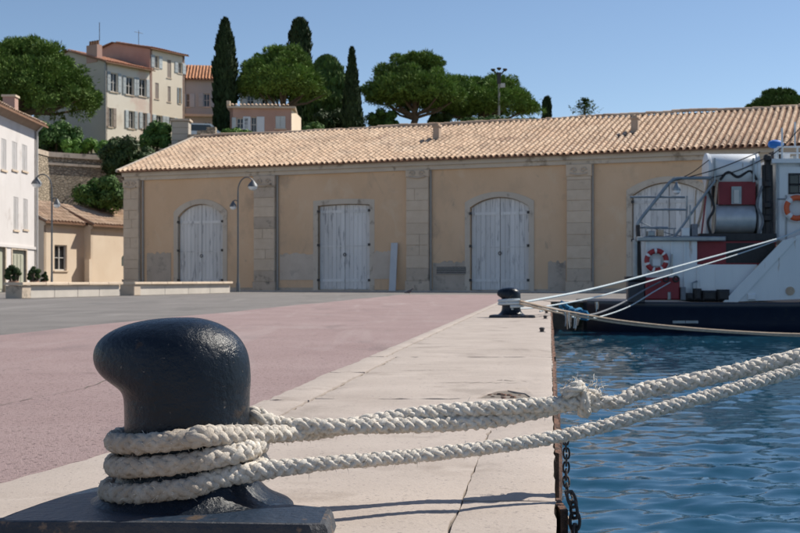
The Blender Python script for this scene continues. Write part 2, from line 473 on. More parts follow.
def tile_roof(name, parent, s0, s1, ye, ze, yr, zr, m, sp=.28, ex=.36, skip_first=False, r=.088, seg=6, jit=.006):
    """rows of half-round cover tiles on one slope from eave (ye, ze) to ridge (yr, zr)"""
    ln = math.hypot(yr - ye, zr - ze)
    ty, tz = (yr - ye) / ln, (zr - ze) / ln
    ny, nz = -tz * (1 if ty > 0 else -1), abs(ty)
    nc = int((s1 - s0) / sp); nr = int(ln / ex)
    Q = []; T = []
    ang = np.linspace(0, math.pi, seg + 1)
    for i in range(nc):
        s = s0 + sp * (i + .5)
        for j in range(1 if skip_first else 0, nr):
            js = NP.normal(0, jit); jr = NP.normal(0, .003); t = NP.random()
            w0 = j * ex + NP.normal(0, .012); w1 = min((j + 1.12) * ex, ln)
            h0, h1 = .024 + abs(jr), .012
            r0, r1 = r * 1.03, r * .94
            def ring(w, rr, h, s=s, js=js):
                h = h + .018 * math.sin(s * .47 + w * .5) + .012 * math.sin(s * 1.31 - w * 1.1)
                a = s + js - rr * np.cos(ang); hh = h + rr * np.sin(ang)
                return np.stack([a, ye + ty * w + ny * hh, ze + tz * w + nz * hh], 1)
            A, B = ring(w0, r0, h0), ring(w1, r1, h1)
            for k in range(seg):
                Q.append((A[k], A[k + 1], B[k + 1], B[k])); T.append(t)
    me = quads_mesh(name, np.array(Q), m, T)
    return link(name, me, parent)

# ------------------------------------------------------------------ ground, quay, water, hill
WATER_Z = -0.663
FARQ = 29.2                                     # depth of the cross quay
def q(Z): return .0146 + .125 * Z               # the quay edge
QD = Vector((.125, 1, 0)).normalized()

def sheet(name, poly, z, m, kind='structure'):
    mb = MB(); mb.add([(x, y, z) for x, y in poly], [tuple(range(len(poly)))])
    o = mb.build(name, m); tag(o, kind=kind); return o

KX = 1.26                                       # concrete strip width (along x)
sheet('ground', [(-160, -60), (q(-60) - KX, -60), (q(FARQ) - KX, FARQ), (q(FARQ) - KX, FARQ + 1.6), (120, FARQ + 1.6), (120, 79), (-160, 79)], 0.0, M_GREY)
# pink road band between the concrete strip and the grey asphalt, edges a little wavy
def band():
    V = []
    Zs = np.concatenate([np.arange(-6, 16, .12), np.arange(16, 44.5, .5)])
    for Z in Zs:
        wob = .022 * math.sin(Z * .7) + .012 * math.sin(Z * 1.6 + 1)
        near = -.13 * max(0, min(1, (4.4 - Z) / 1.2))
        r = q(Z) - 1.19 + wob * .6 + near
        l = -3.75 + .125 * (Z - 13) + wob * 2
        row = [(l + (r - l) * k / 6, Z, .004) for k in range(7)]
        V.append(row)
    me = grid_mesh('road', np.array(V), M_PINK, False)
    return tag(link('road', me), kind='structure')
band()
# bed under the slabs
bed = MB()
bed.add([(q(-30) - KX - .25, -30, -.003), (q(-30) - .002, -30, -.003), (q(FARQ + 1.6) - .002, FARQ + 1.6, -.003), (q(FARQ + 1.6) - KX - .25, FARQ + 1.6, -.003)], [(0, 1, 2, 3)])
quay = bed.build('quay', M_JOINT); tag(quay, kind='structure')
# the grey sheet must not cover the bed: the bed region starts where the sheet ends; fill the sliver beside it
sl = MB()
def slab(name, o0, o1, Z0, Z1, m, top=.0075, notch=None, nu=10, nz=16, jit=.006, seed=0):
    """concrete slab between offsets o0..o1 from the edge and depths Z0..Z1, ragged joints, worn arrises"""
    rg = np.random.default_rng(seed)
    L = Z1 - Z0; nz = max(6, min(60, int(L / .07)))
    us = np.linspace(0, 1, nu); zs = np.linspace(0, 1, nz)
    ja = rg.normal(0, jit, nu); jb = rg.normal(0, jit, nu); jl = rg.normal(0, jit * .6, nz); jr = rg.normal(0, jit * .6, nz)
    V = np.zeros((nz, nu, 3))
    for i, tz in enumerate(zs):
        for j, tu in enumerate(us):
            oa = o0(Z0 + (Z1 - Z0) * tz) if callable(o0) else o0
            o = oa + (o1 - oa) * tu + (jl[i] if j == 0 else 0) + (jr[i] if j == nu - 1 else 0)
            za = Z0 + .008 + ja[j]; zb = Z1 - .008 + jb[j]
            if notch and notch[0] < o < notch[1]: za += notch[2] * (.75 + .5 * rg.random())
            Z = za + (zb - za) * tz
            edge = (i in (0, nz - 1)) or (j in (0, nu - 1))
            z = top + rg.normal(0, .0006) - (.005 * rg.random() + .002 if edge else 0)
            V[i, j] = (q(Z) + o, Z, z)
    me = grid_mesh(name, V, m, True)
    # skirts
    rim = [V[0, j] for j in range(nu)] + [V[i, -1] for i in range(1, nz)] + [V[-1, j] for j in range(nu - 2, -1, -1)] + [V[i, 0] for i in range(nz - 2, 0, -1)]
    bm = bmesh.new(); bm.from_mesh(me)
    n = len(rim)
    A = [bm.verts.new(p) for p in rim]; B = [bm.verts.new((p[0], p[1], -.0135)) for p in rim]
    for i in range(n): bm.faces.new((A[i], A[(i + 1) % n], B[(i + 1) % n], B[i]))
    bm.to_mesh(me); bm.free()
    return link(name, me, quay)
zj = [-12, -6, -2.2, 1.5, 5.4, 8.3, 10.8, 13.4, 16.3, 19.2, 22.2, 25.4, FARQ + 1.55]
for i, (a, b) in enumerate(zip(zj[:-1], zj[1:])):
    full = a >= 5.3
    slab('concrete_slab', -1.07 if a < 8 else -1.15, -.004 if full else -.2305, a, b, M_CONC, notch=(-.33, -.09, .34) if a == 5.4 else None, nu=26 if a == 5.4 else 12, seed=i)
for i, (a, b) in enumerate(zip([-6, -1.0, 2.9], [-1.0, 2.9, 5.4])):
    slab('coping_stone', -.226, -.003, a, b, M_CONC, nu=6, jit=.004, seed=40 + i)
for i, (a, b) in enumerate(zip([-6, -2, .8, 2.2, 3.7, 5.3, 6.9], [-2, .8, 2.2, 3.7, 5.3, 6.9, 8.3])):
    slab('edging_strip', lambda Z: -1.275 - .20 * max(0, min(1, (4.6 - Z) / 1.7)) - .008 * math.sin(Z * 3), -1.083, a, b, M_CONC, top=.0105, nu=5, jit=.003, seed=60 + i)
for i, (a, b) in enumerate(zip([8.3, 13.4, 19.2, 25.4], [13.4, 19.2, 25.4, FARQ + 1.55])):
    slab('edging_strip', -1.27, -1.163, a, b, M_CONC, top=.0105, nu=4, jit=.004, seed=80 + i)
# rubble at the bottom of the broken corner
rb = MB()
for k in range(26):
    Z = R.uniform(5.45, 5.72); o = R.uniform(-.31, -.11); r = R.uniform(.006, .02)
    rb.lathe([(r * .5, -.013), (r, -.013 + r * .4), (r * .55, -.013 + r * .9)], (q(Z) + o, Z, 0), 5)
g = rb.build('concrete_rubble', M_RUST, quay); tag(g, kind='stuff')
# hairline cracks: thin open grooves lined with dirt, lying in the slab surface
def crack(Z0, o0, Z1, o1, n=22, w=.0025, seed=0):
    rg = random.Random(seed); mb = MB(); pts = []
    for i in range(n + 1):
        t = i / n
        Z = Z0 + (Z1 - Z0) * t + rg.gauss(0, .012); o = o0 + (o1 - o0) * t
        pts.append((q(Z) + o, Z, w * (.3 + 1.2 * rg.random()) * (1 - abs(2 * t - 1) ** 4)))
    v = []; f = []
    for i, (x, y, ww) in enumerate(pts):
        v += [(x, y - ww * 2.2, .0105), (x, y + ww * 2.2, .0105)]
        if i: f.append((2 * i - 2, 2 * i - 1, 2 * i + 1, 2 * i))
    mb.add(v, f); o = mb.build('crack', M_JOINT, quay)
for i, a in enumerate([(6.2, -.62, 6.15, -.14), (7.0, -.9, 7.05, -.5), (9.6, -.95, 9.5, -.55), (12.2, -.5, 12.1, -.05), (14.6, -.8, 14.6, -.1), (4.55, -.6, 4.5, -.3), (3.45, -.75, 3.38, -.52), (9.1, -.42, 9.15, -.06)]):
    crack(*a, seed=i)

road = bpy.data.objects['road']
for sd_, pts in ((1, [(9.8, -1.30), (9.7, -1.7), (9.9, -2.1)]), (2, [(6.6, -1.9), (6.9, -2.5), (6.75, -3.2)]), (3, [(12.5, -1.6), (12.9, -2.4), (12.7, -3.6)]), (4, [(4.6, -2.2), (5.1, -2.35), (5.9, -2.3), (7.2, -2.5)]), (5, [(18, -1.5), (18.4, -3.2)])):
    rg = random.Random(sd_); P = []
    for (a, oa), (b, ob) in zip(pts[:-1], pts[1:]):
        for i in range(14): t = i / 14; P.append((a + (b - a) * t + rg.gauss(0, .012), oa + (ob - oa) * t + rg.gauss(0, .008)))
    v = []; f = []
    for i, (Z, o) in enumerate(P):
        w = .0035 * (.4 + rg.random()); v += [(q(Z) + o - w, Z - w, .0075), (q(Z) + o + w, Z + w, .0075)]
        if i: f.append((2 * i - 2, 2 * i - 1, 2 * i + 1, 2 * i))
    MB().add(v, f).build('crack', M_JOINT, road)
# quay walls (real faces down to below the water)
qw = MB()
zs = np.linspace(-8, FARQ, 60)
for i in range(len(zs) - 1):
    a, b = zs[i], zs[i + 1]
    qw.add([(q(a), a, .003), (q(b), b, .003), (q(b), b, -2.4), (q(a), a, -2.4)], [(0, 1, 2, 3)])
tag(qw.build('quay_wall', M_QUAYWALL), kind='structure')
fw = MB(); fw.box(q(FARQ), 120, FARQ, FARQ + 1.6, -2.4, -.02)
tag(fw.build('cross_quay_wall', M_QUAYWALL), kind='structure')
cq = MB()
x = q(FARQ) + .005
k = 0
crossq = MB().box(q(FARQ) - .0, 120, FARQ - .04, FARQ + 1.59, -.018, -.006).build('cross_quay', M_JOINT); tag(crossq, kind='structure')
while x < 60:
    w = R.uniform(1.6, 2.4)
    MB().cbox(x, x + w - .02, FARQ - .06, FARQ + 1.58, -.004, .02 + R.uniform(-.004, .004), .0).build('coping_stone', M_CONC, crossq)
    x += w
# rusty steel rubbing strip bolted outside the edge
for i, (a, b) in enumerate([(4.0, 5.1), (5.16, 9.0), (9.06, 14.0), (14.1, 21.0), (21.1, FARQ - .2)]):
    mb = MB(); n = 40; v = []; f = []
    for j in range(n + 1):
        Z = a + (b - a) * j / n
        w = .018 + .007 * math.sin(j * 1.7 + i) + R.uniform(-.006, .008); zt = -.035 + R.uniform(-.006, .004)
        v += [(q(Z) + .002, Z, zt), (q(Z) + w, Z, zt - .004), (q(Z) + w * 1.05, Z, -.26), (q(Z) + .002, Z, -.27)]
        if j: f += [tuple((j - 1) * 4 + k for k in (0, 1)) + (j * 4 + 1, j * 4), ((j - 1) * 4 + 1, (j - 1) * 4 + 2, j * 4 + 2, j * 4 + 1), ((j - 1) * 4 + 2, (j - 1) * 4 + 3, j * 4 + 3, j * 4 + 2)]
    f += [(0, 3, 2, 1), (n * 4, n * 4 + 1, n * 4 + 2, n * 4 + 3)]
    mb.add(v, f); mb.build('rubbing_strip', M_RUST, quay)

# water
def water_mat():
    m = bpy.data.materials.new('harbour_water'); m.use_nodes = True
    nt = m.node_tree; L = nt.links.new; p = nt.nodes['Principled BSDF']
    p.inputs['Base Color'].default_value = (.010, .060, .105, 1)
    p.inputs['Roughness'].default_value = .04
    p.inputs['IOR'].default_value = 1.333
    p.inputs['Specular IOR Level'].default_value = .9
    g = nd(nt, 'ShaderNodeNewGeometry')
    mp = nd(nt, 'ShaderNodeMapping'); mp.inputs['Scale'].default_value = (.75, 1.3, 1)
    L(g.outputs['Position'], mp.inputs[0])
    n = nd(nt, 'ShaderNodeTexNoise'); n.inputs['Scale'].default_value = 13; n.inputs['Detail'].default_value = 3; n.inputs['Roughness'].default_value = .5
    L(mp.outputs[0], n.inputs['Vector'])
    b = nd(nt, 'ShaderNodeBump'); b.inputs['Strength'].default_value = .25; b.inputs['Distance'].default_value = .008
    L(n.outputs['Fac'], b.inputs['Height']); L(b.outputs[0], p.inputs['Normal'])
    return m
M_WATER = water_mat()
def wave_h(X, Y):
    rg = np.random.default_rng(11); h = np.zeros_like(X)
    for i in range(90):
        lam = math.exp(rg.uniform(math.log(.085), math.log(.6)))
        th = rg.normal(math.radians(97), .5)
        k = 2 * math.pi / lam
        a = .0052 * lam ** 1.0 * rg.uniform(.4, 1.2)
        ph = rg.uniform(0, 2 * math.pi)
        arg = k * (X * math.cos(th) + Y * math.sin(th)) + ph
        h += a * (np.sin(arg) + .22 * np.sin(2 * arg + 1.2))
    # broad gusts: calmer and rougher patches
    gust = .8 + .35 * np.sin(X * .9 + Y * .35 + 1) * np.sin(Y * .6 - X * .2) + .2 * np.sin(X * 2.1 - Y * 1.3)
    return h * np.clip(gust, .35, 1.4)
Ys = [1.2]
while Ys[-1] < FARQ: Ys.append(Ys[-1] + max(.016, .006 * Ys[-1]))
Ys[-1] = FARQ + .02
Ys = np.array(Ys)
Xo = np.concatenate([np.arange(0, 7, .026), np.arange(7, 16.01, .05)])
Yg, Xg = np.meshgrid(Ys, Xo, indexing='ij')
Xw = Xg + q(Yg) - .02
Hh = wave_h(Xw, Yg)
V = np.stack([Xw, Yg, WATER_Z + Hh], -1)
tag(link('water', grid_mesh('water', V, M_WATER)), kind='structure')
# the rest of the basin, out of frame
mb = MB(); mb.add([(q(-60), -60, WATER_Z), (200, -60, WATER_Z), (200, 1.2, WATER_Z), (q(1.2), 1.2, WATER_Z)], [(0, 1, 2, 3)])
mb.add([(q(1.2) + 15.98, 1.2, WATER_Z), (200, 1.2, WATER_Z), (200, FARQ, WATER_Z), (q(FARQ) + 15.98, FARQ, WATER_Z)], [(0, 1, 2, 3)])
tag(mb.build('water', M_WATER), kind='structure')

# hill behind the warehouse
def hill_z(X, Z):
    off = max(0.0, min(8.0, .77 * (X + 22))) * max(0.0, 1 - (Z - 77.6) / 34)
    Z = max(77.6, Z - off)
    pts = [(77.6, 8.0), (84, 9.2), (92, 11.0), (100, 12.0), (120, 14.0), (200, 17.0), (420, 22.0)]
    for (a, za), (b, zb) in zip(pts[:-1], pts[1:]):
        if Z <= b: z = za + (zb - za) * max(0, (Z - a)) / (b - a); break
    else: z = pts[-1][1]
    return z + .25 * math.sin(X * .31 + Z * .2) * min(1, (Z - 77.6) / 6)
Xs = np.linspace(-150, 150, 121); Zs = np.concatenate([np.linspace(77.6, 125, 48), np.linspace(130, 420, 20)])
V = np.array([[(X, Z + max(0.0, min(8.0, .77 * (X + 22))) * max(0.0, 1 - (Z - 77.6) / 12), hill_z(X, Z + max(0.0, min(8.0, .77 * (X + 22))) * max(0.0, 1 - (Z - 77.6) / 12))) for X in Xs] for Z in Zs])
tag(link('hill', grid_mesh('hill', V, M_SOIL)), kind='structure')

def rubble_mat():
    m = bpy.data.materials.new('rubble_stone'); m.use_nodes = True
    nt = m.node_tree; L = nt.links.new; p = nt.nodes['Principled BSDF']; p.inputs['Roughness'].default_value = .95
    g = nd(nt, 'ShaderNodeTexCoord')
    mp = nd(nt, 'ShaderNodeMapping'); mp.inputs['Scale'].default_value = (4.2, 4.2, 6.4); L(g.outputs['Object'], mp.inputs[0])
    ns = nd(nt, 'ShaderNodeTexNoise'); ns.inputs['Scale'].default_value = 1.2; L(mp.outputs[0], ns.inputs['Vector'])
    vo = nd(nt, 'ShaderNodeTexVoronoi'); vo.inputs['Scale'].default_value = 1.0; L(mp.outputs[0], vo.inputs['Vector'])
    ve = nd(nt, 'ShaderNodeTexVoronoi', feature='DISTANCE_TO_EDGE'); ve.inputs['Scale'].default_value = 1.0; L(mp.outputs[0], ve.inputs['Vector'])
    cr = nd(nt, 'ShaderNodeValToRGB'); e = cr.color_ramp.elements
    e[0].color = (.36, .29, .21, 1); e[1].color = (.56, .46, .34, 1); L(vo.outputs['Color'], cr.inputs[0])
    mr = nd(nt, 'ShaderNodeMapRange'); mr.inputs[1].default_value = .02; mr.inputs[2].default_value = .1; L(ve.outputs['Distance'], mr.inputs[0])
    mx = nd(nt, 'ShaderNodeMix', data_type='RGBA'); mx.inputs[6].default_value = (.30, .245, .18, 1); L(cr.outputs[0], mx.inputs[7]); L(mr.outputs[0], mx.inputs[0])
    L(mx.outputs[2], p.inputs['Base Color'])
    b = nd(nt, 'ShaderNodeBump'); b.inputs['Distance'].default_value = .05; b.inputs['Strength'].default_value = 1; L(mr.outputs[0], b.inputs['Height']); L(b.outputs[0], p.inputs['Normal'])
    return m
M_RUBBLE = rubble_mat()
rw = thing('retaining_wall', 'tall rubble stone retaining wall with coping below the hillside house', 'wall', (at(49.5, 0, 75.2).x, 75.2, 0), math.atan2(1, 1.35))
mb = MB(); mb.prism([(0, 0), (17, 0), (17, 8.2), (0, 8.25)], 0, 1.7); mb.build('rubble_face', M_RUBBLE, rw)
mb = MB(); mb.prism([(-.1, 8.253), (17, 8.203), (17, 8.5), (-.1, 8.56)], -.14, 1.8); mb.build('coping', M_STONED, rw)
MB().prism([(-.1, 7.75), (17, 7.72), (17, 7.86), (-.1, 7.9)], -.09, .0).build('string_course', M_STONED, rw)
# corner wing of the wall, facing the sun
mb = MB(); mb.add([(-.002, .0, 0), (-.002, .0, 8.25), (-2.4, -1.9, 8.4), (-2.4, -1.9, 0), (-.002, 1.7, 0), (-.002, 1.7, 8.25), (-2.4, 1.7, 8.4), (-2.4, 1.7, 0)],
   [(0, 1, 2, 3), (4, 5, 6, 7), (1, 5, 6, 2), (3, 2, 6, 7), (0, 4, 5, 1)]); mb.build('wing', M_RUBBLE, rw)
mb = MB(); mb.add([(-.102, -.14, 8.26), (-.102, 1.7, 8.26), (-2.5, 1.7, 8.41), (-2.5, -2.08, 8.41), (-.102, -.14, 8.56), (-.102, 1.7, 8.56), (-2.5, 1.7, 8.71), (-2.5, -2.08, 8.71)],
   [(0, 1, 2, 3), (4, 5, 6, 7), (0, 1, 5, 4), (1, 2, 6, 5), (2, 3, 7, 6), (3, 0, 4, 7)]); mb.build('wing_coping', M_STONED, rw)

# ------------------------------------------------------------------ bollards
def bollard(name, label, loc, rz, group):
    t = thing(name, label, 'bollard', loc, rz, group)
    # (z, left reach, right reach, half depth); local -x is the nose
    prof = [(.001, .245, .245, .225), (.028, .242, .242, .222), (.034, .224, .224, .208), (.044, .198, .198, .190), (.058, .178, .178, .174), (.080, .158, .158, .157), (.105, .146, .145, .146), (.14, .140, .140, .140)]
    for z, l, r, d in [(.20, .138, .139, .139), (.24, .1385, .140, .139), (.262, .1395, .141, .139), (.276, .143, .141, .139), (.287, .153, .142, .139), (.298, .174, .143, .138), (.312, .196, .143, .138), (.330, .2115, .142, .136), (.350, .2175, .140, .133),
            (.370, .2165, .135, .129), (.389, .207, .125, .122), (.405, .191, .112, .113), (.418, .168, .095, .100), (.429, .139, .076, .084), (.437, .106, .054, .066), (.4425, .068, .032, .043), (.445, .03, .012, .02)]:
        prof.append((z, l, r, d))
    seg = 56; v = []; f = []
    for z, l, r, d in prof:
        for k in range(seg):
            a = 2 * math.pi * k / seg
            c, s_ = math.cos(a), math.sin(a)
            if c >= 0: x = r * c; y = d * s_
            else:
                e = max(0, min(1, (l - r) / .07)); w = d * (1 - .16 * e * (-c) ** 1.5)
                x = l * c; y = w * s_
            v.append((x, y, z))
    n = len(prof)
    f = [(i * seg + k, i * seg + (k + 1) % seg, (i + 1) * seg + (k + 1) % seg, (i + 1) * seg + k) for i in range(n - 1) for k in range(seg)]
    f.append(tuple(range((n - 1) * seg, n * seg)))
    mb = MB(); mb.add(v, f)
    b = mb.build('body', M_BOLL, t, True)
    sub = b.modifiers.new('sub', 'SUBSURF'); sub.levels = 1; sub.render_levels = 1
    # base plate: rounded at the nose end, square at the water end, worn edge
    ctl = [(-.10, .215), (-.19, .195), (-.25, .15), (-.285, .06), (-.318, -.06), (-.342, -.17), (-.352, -.235), (-.345, -.255), (-.32, -.262), (.0, -.268), (.30, -.292), (.332, -.285), (.336, -.13), (.326, -.115), (.20, -.055), (.17, .0), (.145, .10), (.09, .2)]
    cb, sb_ = math.cos(-rz), math.sin(-rz)
    out = [(x * cb - y * sb_, x * sb_ + y * cb) for x, y in ctl]
    n = len(out); v = []; f = []
    for z, k in ((.002, 1.02), (.028, 1.0), (.037, .985), (.0385, .955)):
        for x, y in out: v.append((x * k, y * k, z))
    for j in range(3):
        f += [(j * n + i, j * n + (i + 1) % n, (j + 1) * n + (i + 1) % n, (j + 1) * n + i) for i in range(n)]
    mb = MB(); mb.add(v, f); mb.build('plate_edge', M_PLATEE, t, False)
    mb = MB(); mb.add([(x * .957, y * .957, .0385) for x, y in out], [tuple(range(n))])
    mb.build('base_plate', M_PLATE, t)
    return t
bz = -math.atan(.125)
BN = Vector((-.479, 2.70, .008))
bollard('bollard', 'big glossy black mooring bollard with thick white rope wound around it', BN, bz, 'hooked mooring bollards along the quay')
BF = Vector((1.575, 17.0, .010))
bf = bollard('bollard', 'distant small black bollard near the pale blue boat lines', BF, bz, 'hooked mooring bollards along the quay')

bf.scale = (.93, .93, .95)
# ------------------------------------------------------------------ ropes
def spline(ctrl, n):
    """Catmull-Rom through control points (x,y,z,radius,relief) resampled evenly"""
    P = np.array(ctrl, float)
    P = np.vstack([2 * P[0] - P[1], P, 2 * P[-1] - P[-2]])
    out = []
    for i in range(1, len(P) - 2):
        for t in np.linspace(0, 1, 24, endpoint=False):
            a, b, c, d = P[i - 1], P[i], P[i + 1], P[i + 2]
            out.append(.5 * (2 * b + (c - a) * t + (2 * a - 5 * b + 4 * c - d) * t * t + (3 * b - a - 3 * c + d) * t ** 3))
    out.append(P[-2]); out = np.array(out)
    s = np.concatenate([[0], np.cumsum(np.linalg.norm(np.diff(out[:, :3], axis=0), axis=1))])
    S = np.linspace(0, s[-1], n)
    return np.stack([np.interp(S, s, out[:, k]) for k in range(out.shape[1])], 1), s[-1]

def frames(P):
    T = np.gradient(P, axis=0); T /= np.linalg.norm(T, axis=1)[:, None]
    N = np.zeros_like(P)
    up = np.array([0, 0, 1.0]); n = np.cross(T[0], up)
    if np.linalg.norm(n) < .1: n = np.cross(T[0], [1, 0, 0])
    n /= np.linalg.norm(n)
    for i in range(len(P)):
        n = n - T[i] * n.dot(T[i]); n /= np.linalg.norm(n); N[i] = n
    return T, N, np.cross(T, N)

def ring_mesh(name, V, m):
    """closed tube from rings of vertices (a, b, 3)"""
    a, b = V.shape[:2]
    idx = np.arange(a * b).reshape(a, b); nx = np.roll(idx, -1, 1)
    F = np.stack([idx[:-1], nx[:-1], nx[1:], idx[1:]], -1).reshape(-1, 4); N = len(F)
    me = bpy.data.meshes.new(name)
    me.vertices.add(a * b); me.loops.add(N * 4); me.polygons.add(N)
    me.vertices.foreach_set('co', np.ascontiguousarray(V, dtype=np.float32).ravel())
    me.loops.foreach_set('vertex_index', F.astype(np.int32).ravel())
    me.polygons.foreach_set('loop_start', np.arange(0, N * 4, 4, dtype=np.int32))
    me.polygons.foreach_set('loop_total', np.full(N, 4, dtype=np.int32))
    me.polygons.foreach_set('use_smooth', np.ones(N, dtype=bool))
    me.materials.append(m); me.update(calc_edges=True)
    return me

def laid_rope(parent, ctrl, m, pitch=.135, step=.0042, sides=10, fuzz=1400, seed=0, flen=.013):
    """plaited eight-strand rope along a path: four strands each way weaving over and under, plus loose fibres"""
    rg = np.random.default_rng(seed)
    P, Ln = spline(ctrl, 10)
    n = int(Ln / step); P, Ln = spline(ctrl, n)
    C = P[:, :3]; Rr = P[:, 3]; rel = P[:, 4]
    T, N, B = frames(C)
    S = np.linspace(0, Ln, n)
    wob = .18 * np.sin(S * 23 + seed) + .14 * np.sin(S * 61 + 2 * seed)
    al = 2 * math.pi * S / pitch + wob
    tips = []
    for hand in (1, -1):
        for k in range(4):
            th = hand * al + k * math.pi / 2 + .12 * np.sin(S * 37 + k * 1.7 + hand)
            w = hand * np.cos(4 * al) * .15 * (.25 + .75 * rel)
            fat = 1 + .10 * np.sin(S * 45 + k * 2.3 + hand) + .06 * np.sin(S * 131 + k) + rg.normal(0, .03, n)
            rh = Rr * (.52 + .08 * rel + w); rs = Rr * (.47 - .07 * rel) * fat
            ctr = C + (N * np.cos(th)[:, None] + B * np.sin(th)[:, None]) * rh[:, None] + rg.normal(0, .0004, (n, 3))
            T2, N2, B2 = frames(ctr)
            V = np.zeros((n, sides + 1, 3))
            for j in range(sides + 1):
                a = 2 * math.pi * j / sides
                rr = rs * (1 + .10 * rel * np.cos(4 * a - hand * S / pitch * 9) + (rg.normal(0, .035, n) if j < sides else 0))
                V[:, j] = ctr + (N2 * math.cos(a) + B2 * math.sin(a)) * rr[:, None]
            V = V[:, :sides]
            me = ring_mesh('strand', V, m)
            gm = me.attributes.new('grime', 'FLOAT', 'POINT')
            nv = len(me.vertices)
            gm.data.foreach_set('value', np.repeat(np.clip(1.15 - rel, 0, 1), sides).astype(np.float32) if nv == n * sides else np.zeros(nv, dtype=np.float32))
            link('strand', me, parent)
            tips.append(V)
    if fuzz:
        Q = []
        for _ in range(int(fuzz * Ln)):
            V = tips[rg.integers(8)]; i = rg.integers(2, n - 2); j = rg.integers(sides)
            p = V[i, j]; out = p - C[i]; r_ = np.linalg.norm(out)
            if r_ < Rr[i] * .75: continue
            out /= r_
            d = out * rg.uniform(.1, .9) + T[i] * rg.normal(0, .9) + rg.normal(0, .35, 3); d /= np.linalg.norm(d)
            l = flen * rg.uniform(.25, 1.0) ** 2; w = np.cross(d, out); w = w / (np.linalg.norm(w) + 1e-9) * .0005
            p1 = p + d * l * .55; p2 = p + d * l + out * rg.uniform(-.3, .3) * l - np.array([0, 0, .15 * l])
            Q.append((p - w, p + w, p1 + w, p1 - w)); Q.append((p1 - w, p1 + w, p2 + w * .3, p2 - w * .3))
        me = quads_mesh('fibres', np.array(Q), m)
        tag(link('fibres', me, parent), kind='stuff')

c_, s_ = math.cos(bz), math.sin(bz)
def wrap_pt(deg, z, rad, rr, rel):
    """point on the bollard's neck: deg 0 = right, -90 = towards the camera, 180 = left"""
    a = math.radians(deg)
    return (BN.x + rad * math.cos(a), BN.y + rad * math.sin(a), z, rr, rel)
RW, RL = .0225, .0180
def line_pt(px, py, Z, r, rel=1.0):
    p = at(px, py, Z); return (p.x, p.y, p.z, r, rel)
def rad_at(z): return .139 + max(0, (.12 - z)) ** 1.5 * 1.2

# doubled eye rope: out to the knot, two turns round the bollard, back to the knot
def twist_line(X, ph, off):
    """a leg of the doubled rope at horizontal position X, twisting about the mean line"""
    t = (X + .33) / (.47 + .33)
    Z = 2.74 + .38 * (X + .33)
    px = CX + FPX * X / Z
    py = np.interp(px, [262, 330, 400, 500, 560, 590], [432, 428, 421, 413.5, 405, 401])
    z = CAM_H - (py - HZ) / FPX * Z
    a = ph + .6 + 2 * math.pi * X / 1.15
    return (X, Z + off * math.cos(a) * .9, z + off * math.sin(a), RL, 1.0)
def wrap(z_right, z_left, d0, d1, n=14, relief=True):
    """one turn or part of it, running clockwise seen from above from angle d0 to d1"""
    out = []
    for i in range(n + 1):
        d = d0 + (d1 - d0) * i / n
        zz = z_left + (z_right - z_left) * (.5 + .5 * math.cos(math.radians(d)))
        dm = ((d + 180) % 360) - 180
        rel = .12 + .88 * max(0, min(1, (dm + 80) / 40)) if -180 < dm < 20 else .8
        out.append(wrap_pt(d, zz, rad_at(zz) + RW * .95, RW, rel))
    return out
eye = thing('mooring_rope', 'doubled thick white rope eye looped twice round the near bollard', 'rope', (0, 0, 0))
path = [twist_line(X, 0, .0155) for X in np.arange(.44, -.24, -.06)]
path += wrap(.215, .178, -62, -205, 9)                       # top turn, front to back-left
path += wrap(.185, .170, -215, -325, 6)                       # round the back, dropping
path += wrap(.168, .126, -345, -560, 12)                     # middle turn across the front
path += wrap(.225, .13, -580, -700, 6)
path += [(-.285, 2.77, .205, RL, 1.0)]
path += [twist_line(X, math.pi, .0155) for X in np.arange(-.20, .46, .06)]
# close the bight at the knot
e0, e1 = path[0], path[-1]
tip = (.505, 3.06, .232, RL, 1.0)
path = [tip, (.488, 3.055, (e0[2] + .232) / 2 + .012, RL, 1)] + path + [(.488, 3.055, (e1[2] + .232) / 2 - .012, RL, 1), (.506, 3.061, .228, RL, 1)]
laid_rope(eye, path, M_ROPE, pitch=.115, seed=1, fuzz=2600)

low = thing('mooring_rope', 'lower thinner white mooring rope leading off the near bollard over the water', 'rope', (0, 0, 0))
path = [line_pt(px, py, Z, .0155) for px, py, Z in [(1100, 262, 3.60), (900, 336, 3.30), (800, 369, 3.17), (720, 392.5, 3.06), (650, 412, 2.985), (600, 427, 2.94), (550, 438, 2.885), (500, 446, 2.83), (440, 453, 2.77), (380, 459, 2.70), (320, 464, 2.645)]]
path += [(-.36, 2.60, .116, .022, 1)]
path += wrap(.116, .070, -75, -200, 8)
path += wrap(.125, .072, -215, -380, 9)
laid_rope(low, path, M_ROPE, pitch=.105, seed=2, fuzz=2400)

upr = thing('mooring_rope', 'upper thick white rope running from the shaggy knot out over the water', 'rope', (0, 0, 0))
RU = .0195
kc = Vector((.465, 3.045, .232))
path = []
# tail end, then a round turn through the bight, then away
path += [(.405, 3.00, .252, .013, 1), (.43, 2.998, .262, .016, 1), (.447, 3.01, .27, RU * .8, 1)]
for i, d in enumerate(range(110, -190, -40)):
    a = math.radians(d)
    path.append((.452 + .003 * i, 3.045 + .031 * math.cos(a) * -1, .233 + .031 * math.sin(a), RU * .8, 1))
path += [(.515, 3.058, .226, RU * .8, 1), (.56, 3.075, .225, RU * .85, 1)] + [line_pt(px, py, Z, RU) for px, py, Z in [(640, 391.5, 3.11), (690, 381.5, 3.155), (740, 370.5, 3.205), (800, 355.5, 3.27), (900, 328, 3.40), (1100, 262, 3.68)]]
laid_rope(upr, path, M_ROPE, pitch=.13, seed=3, fuzz=2400)
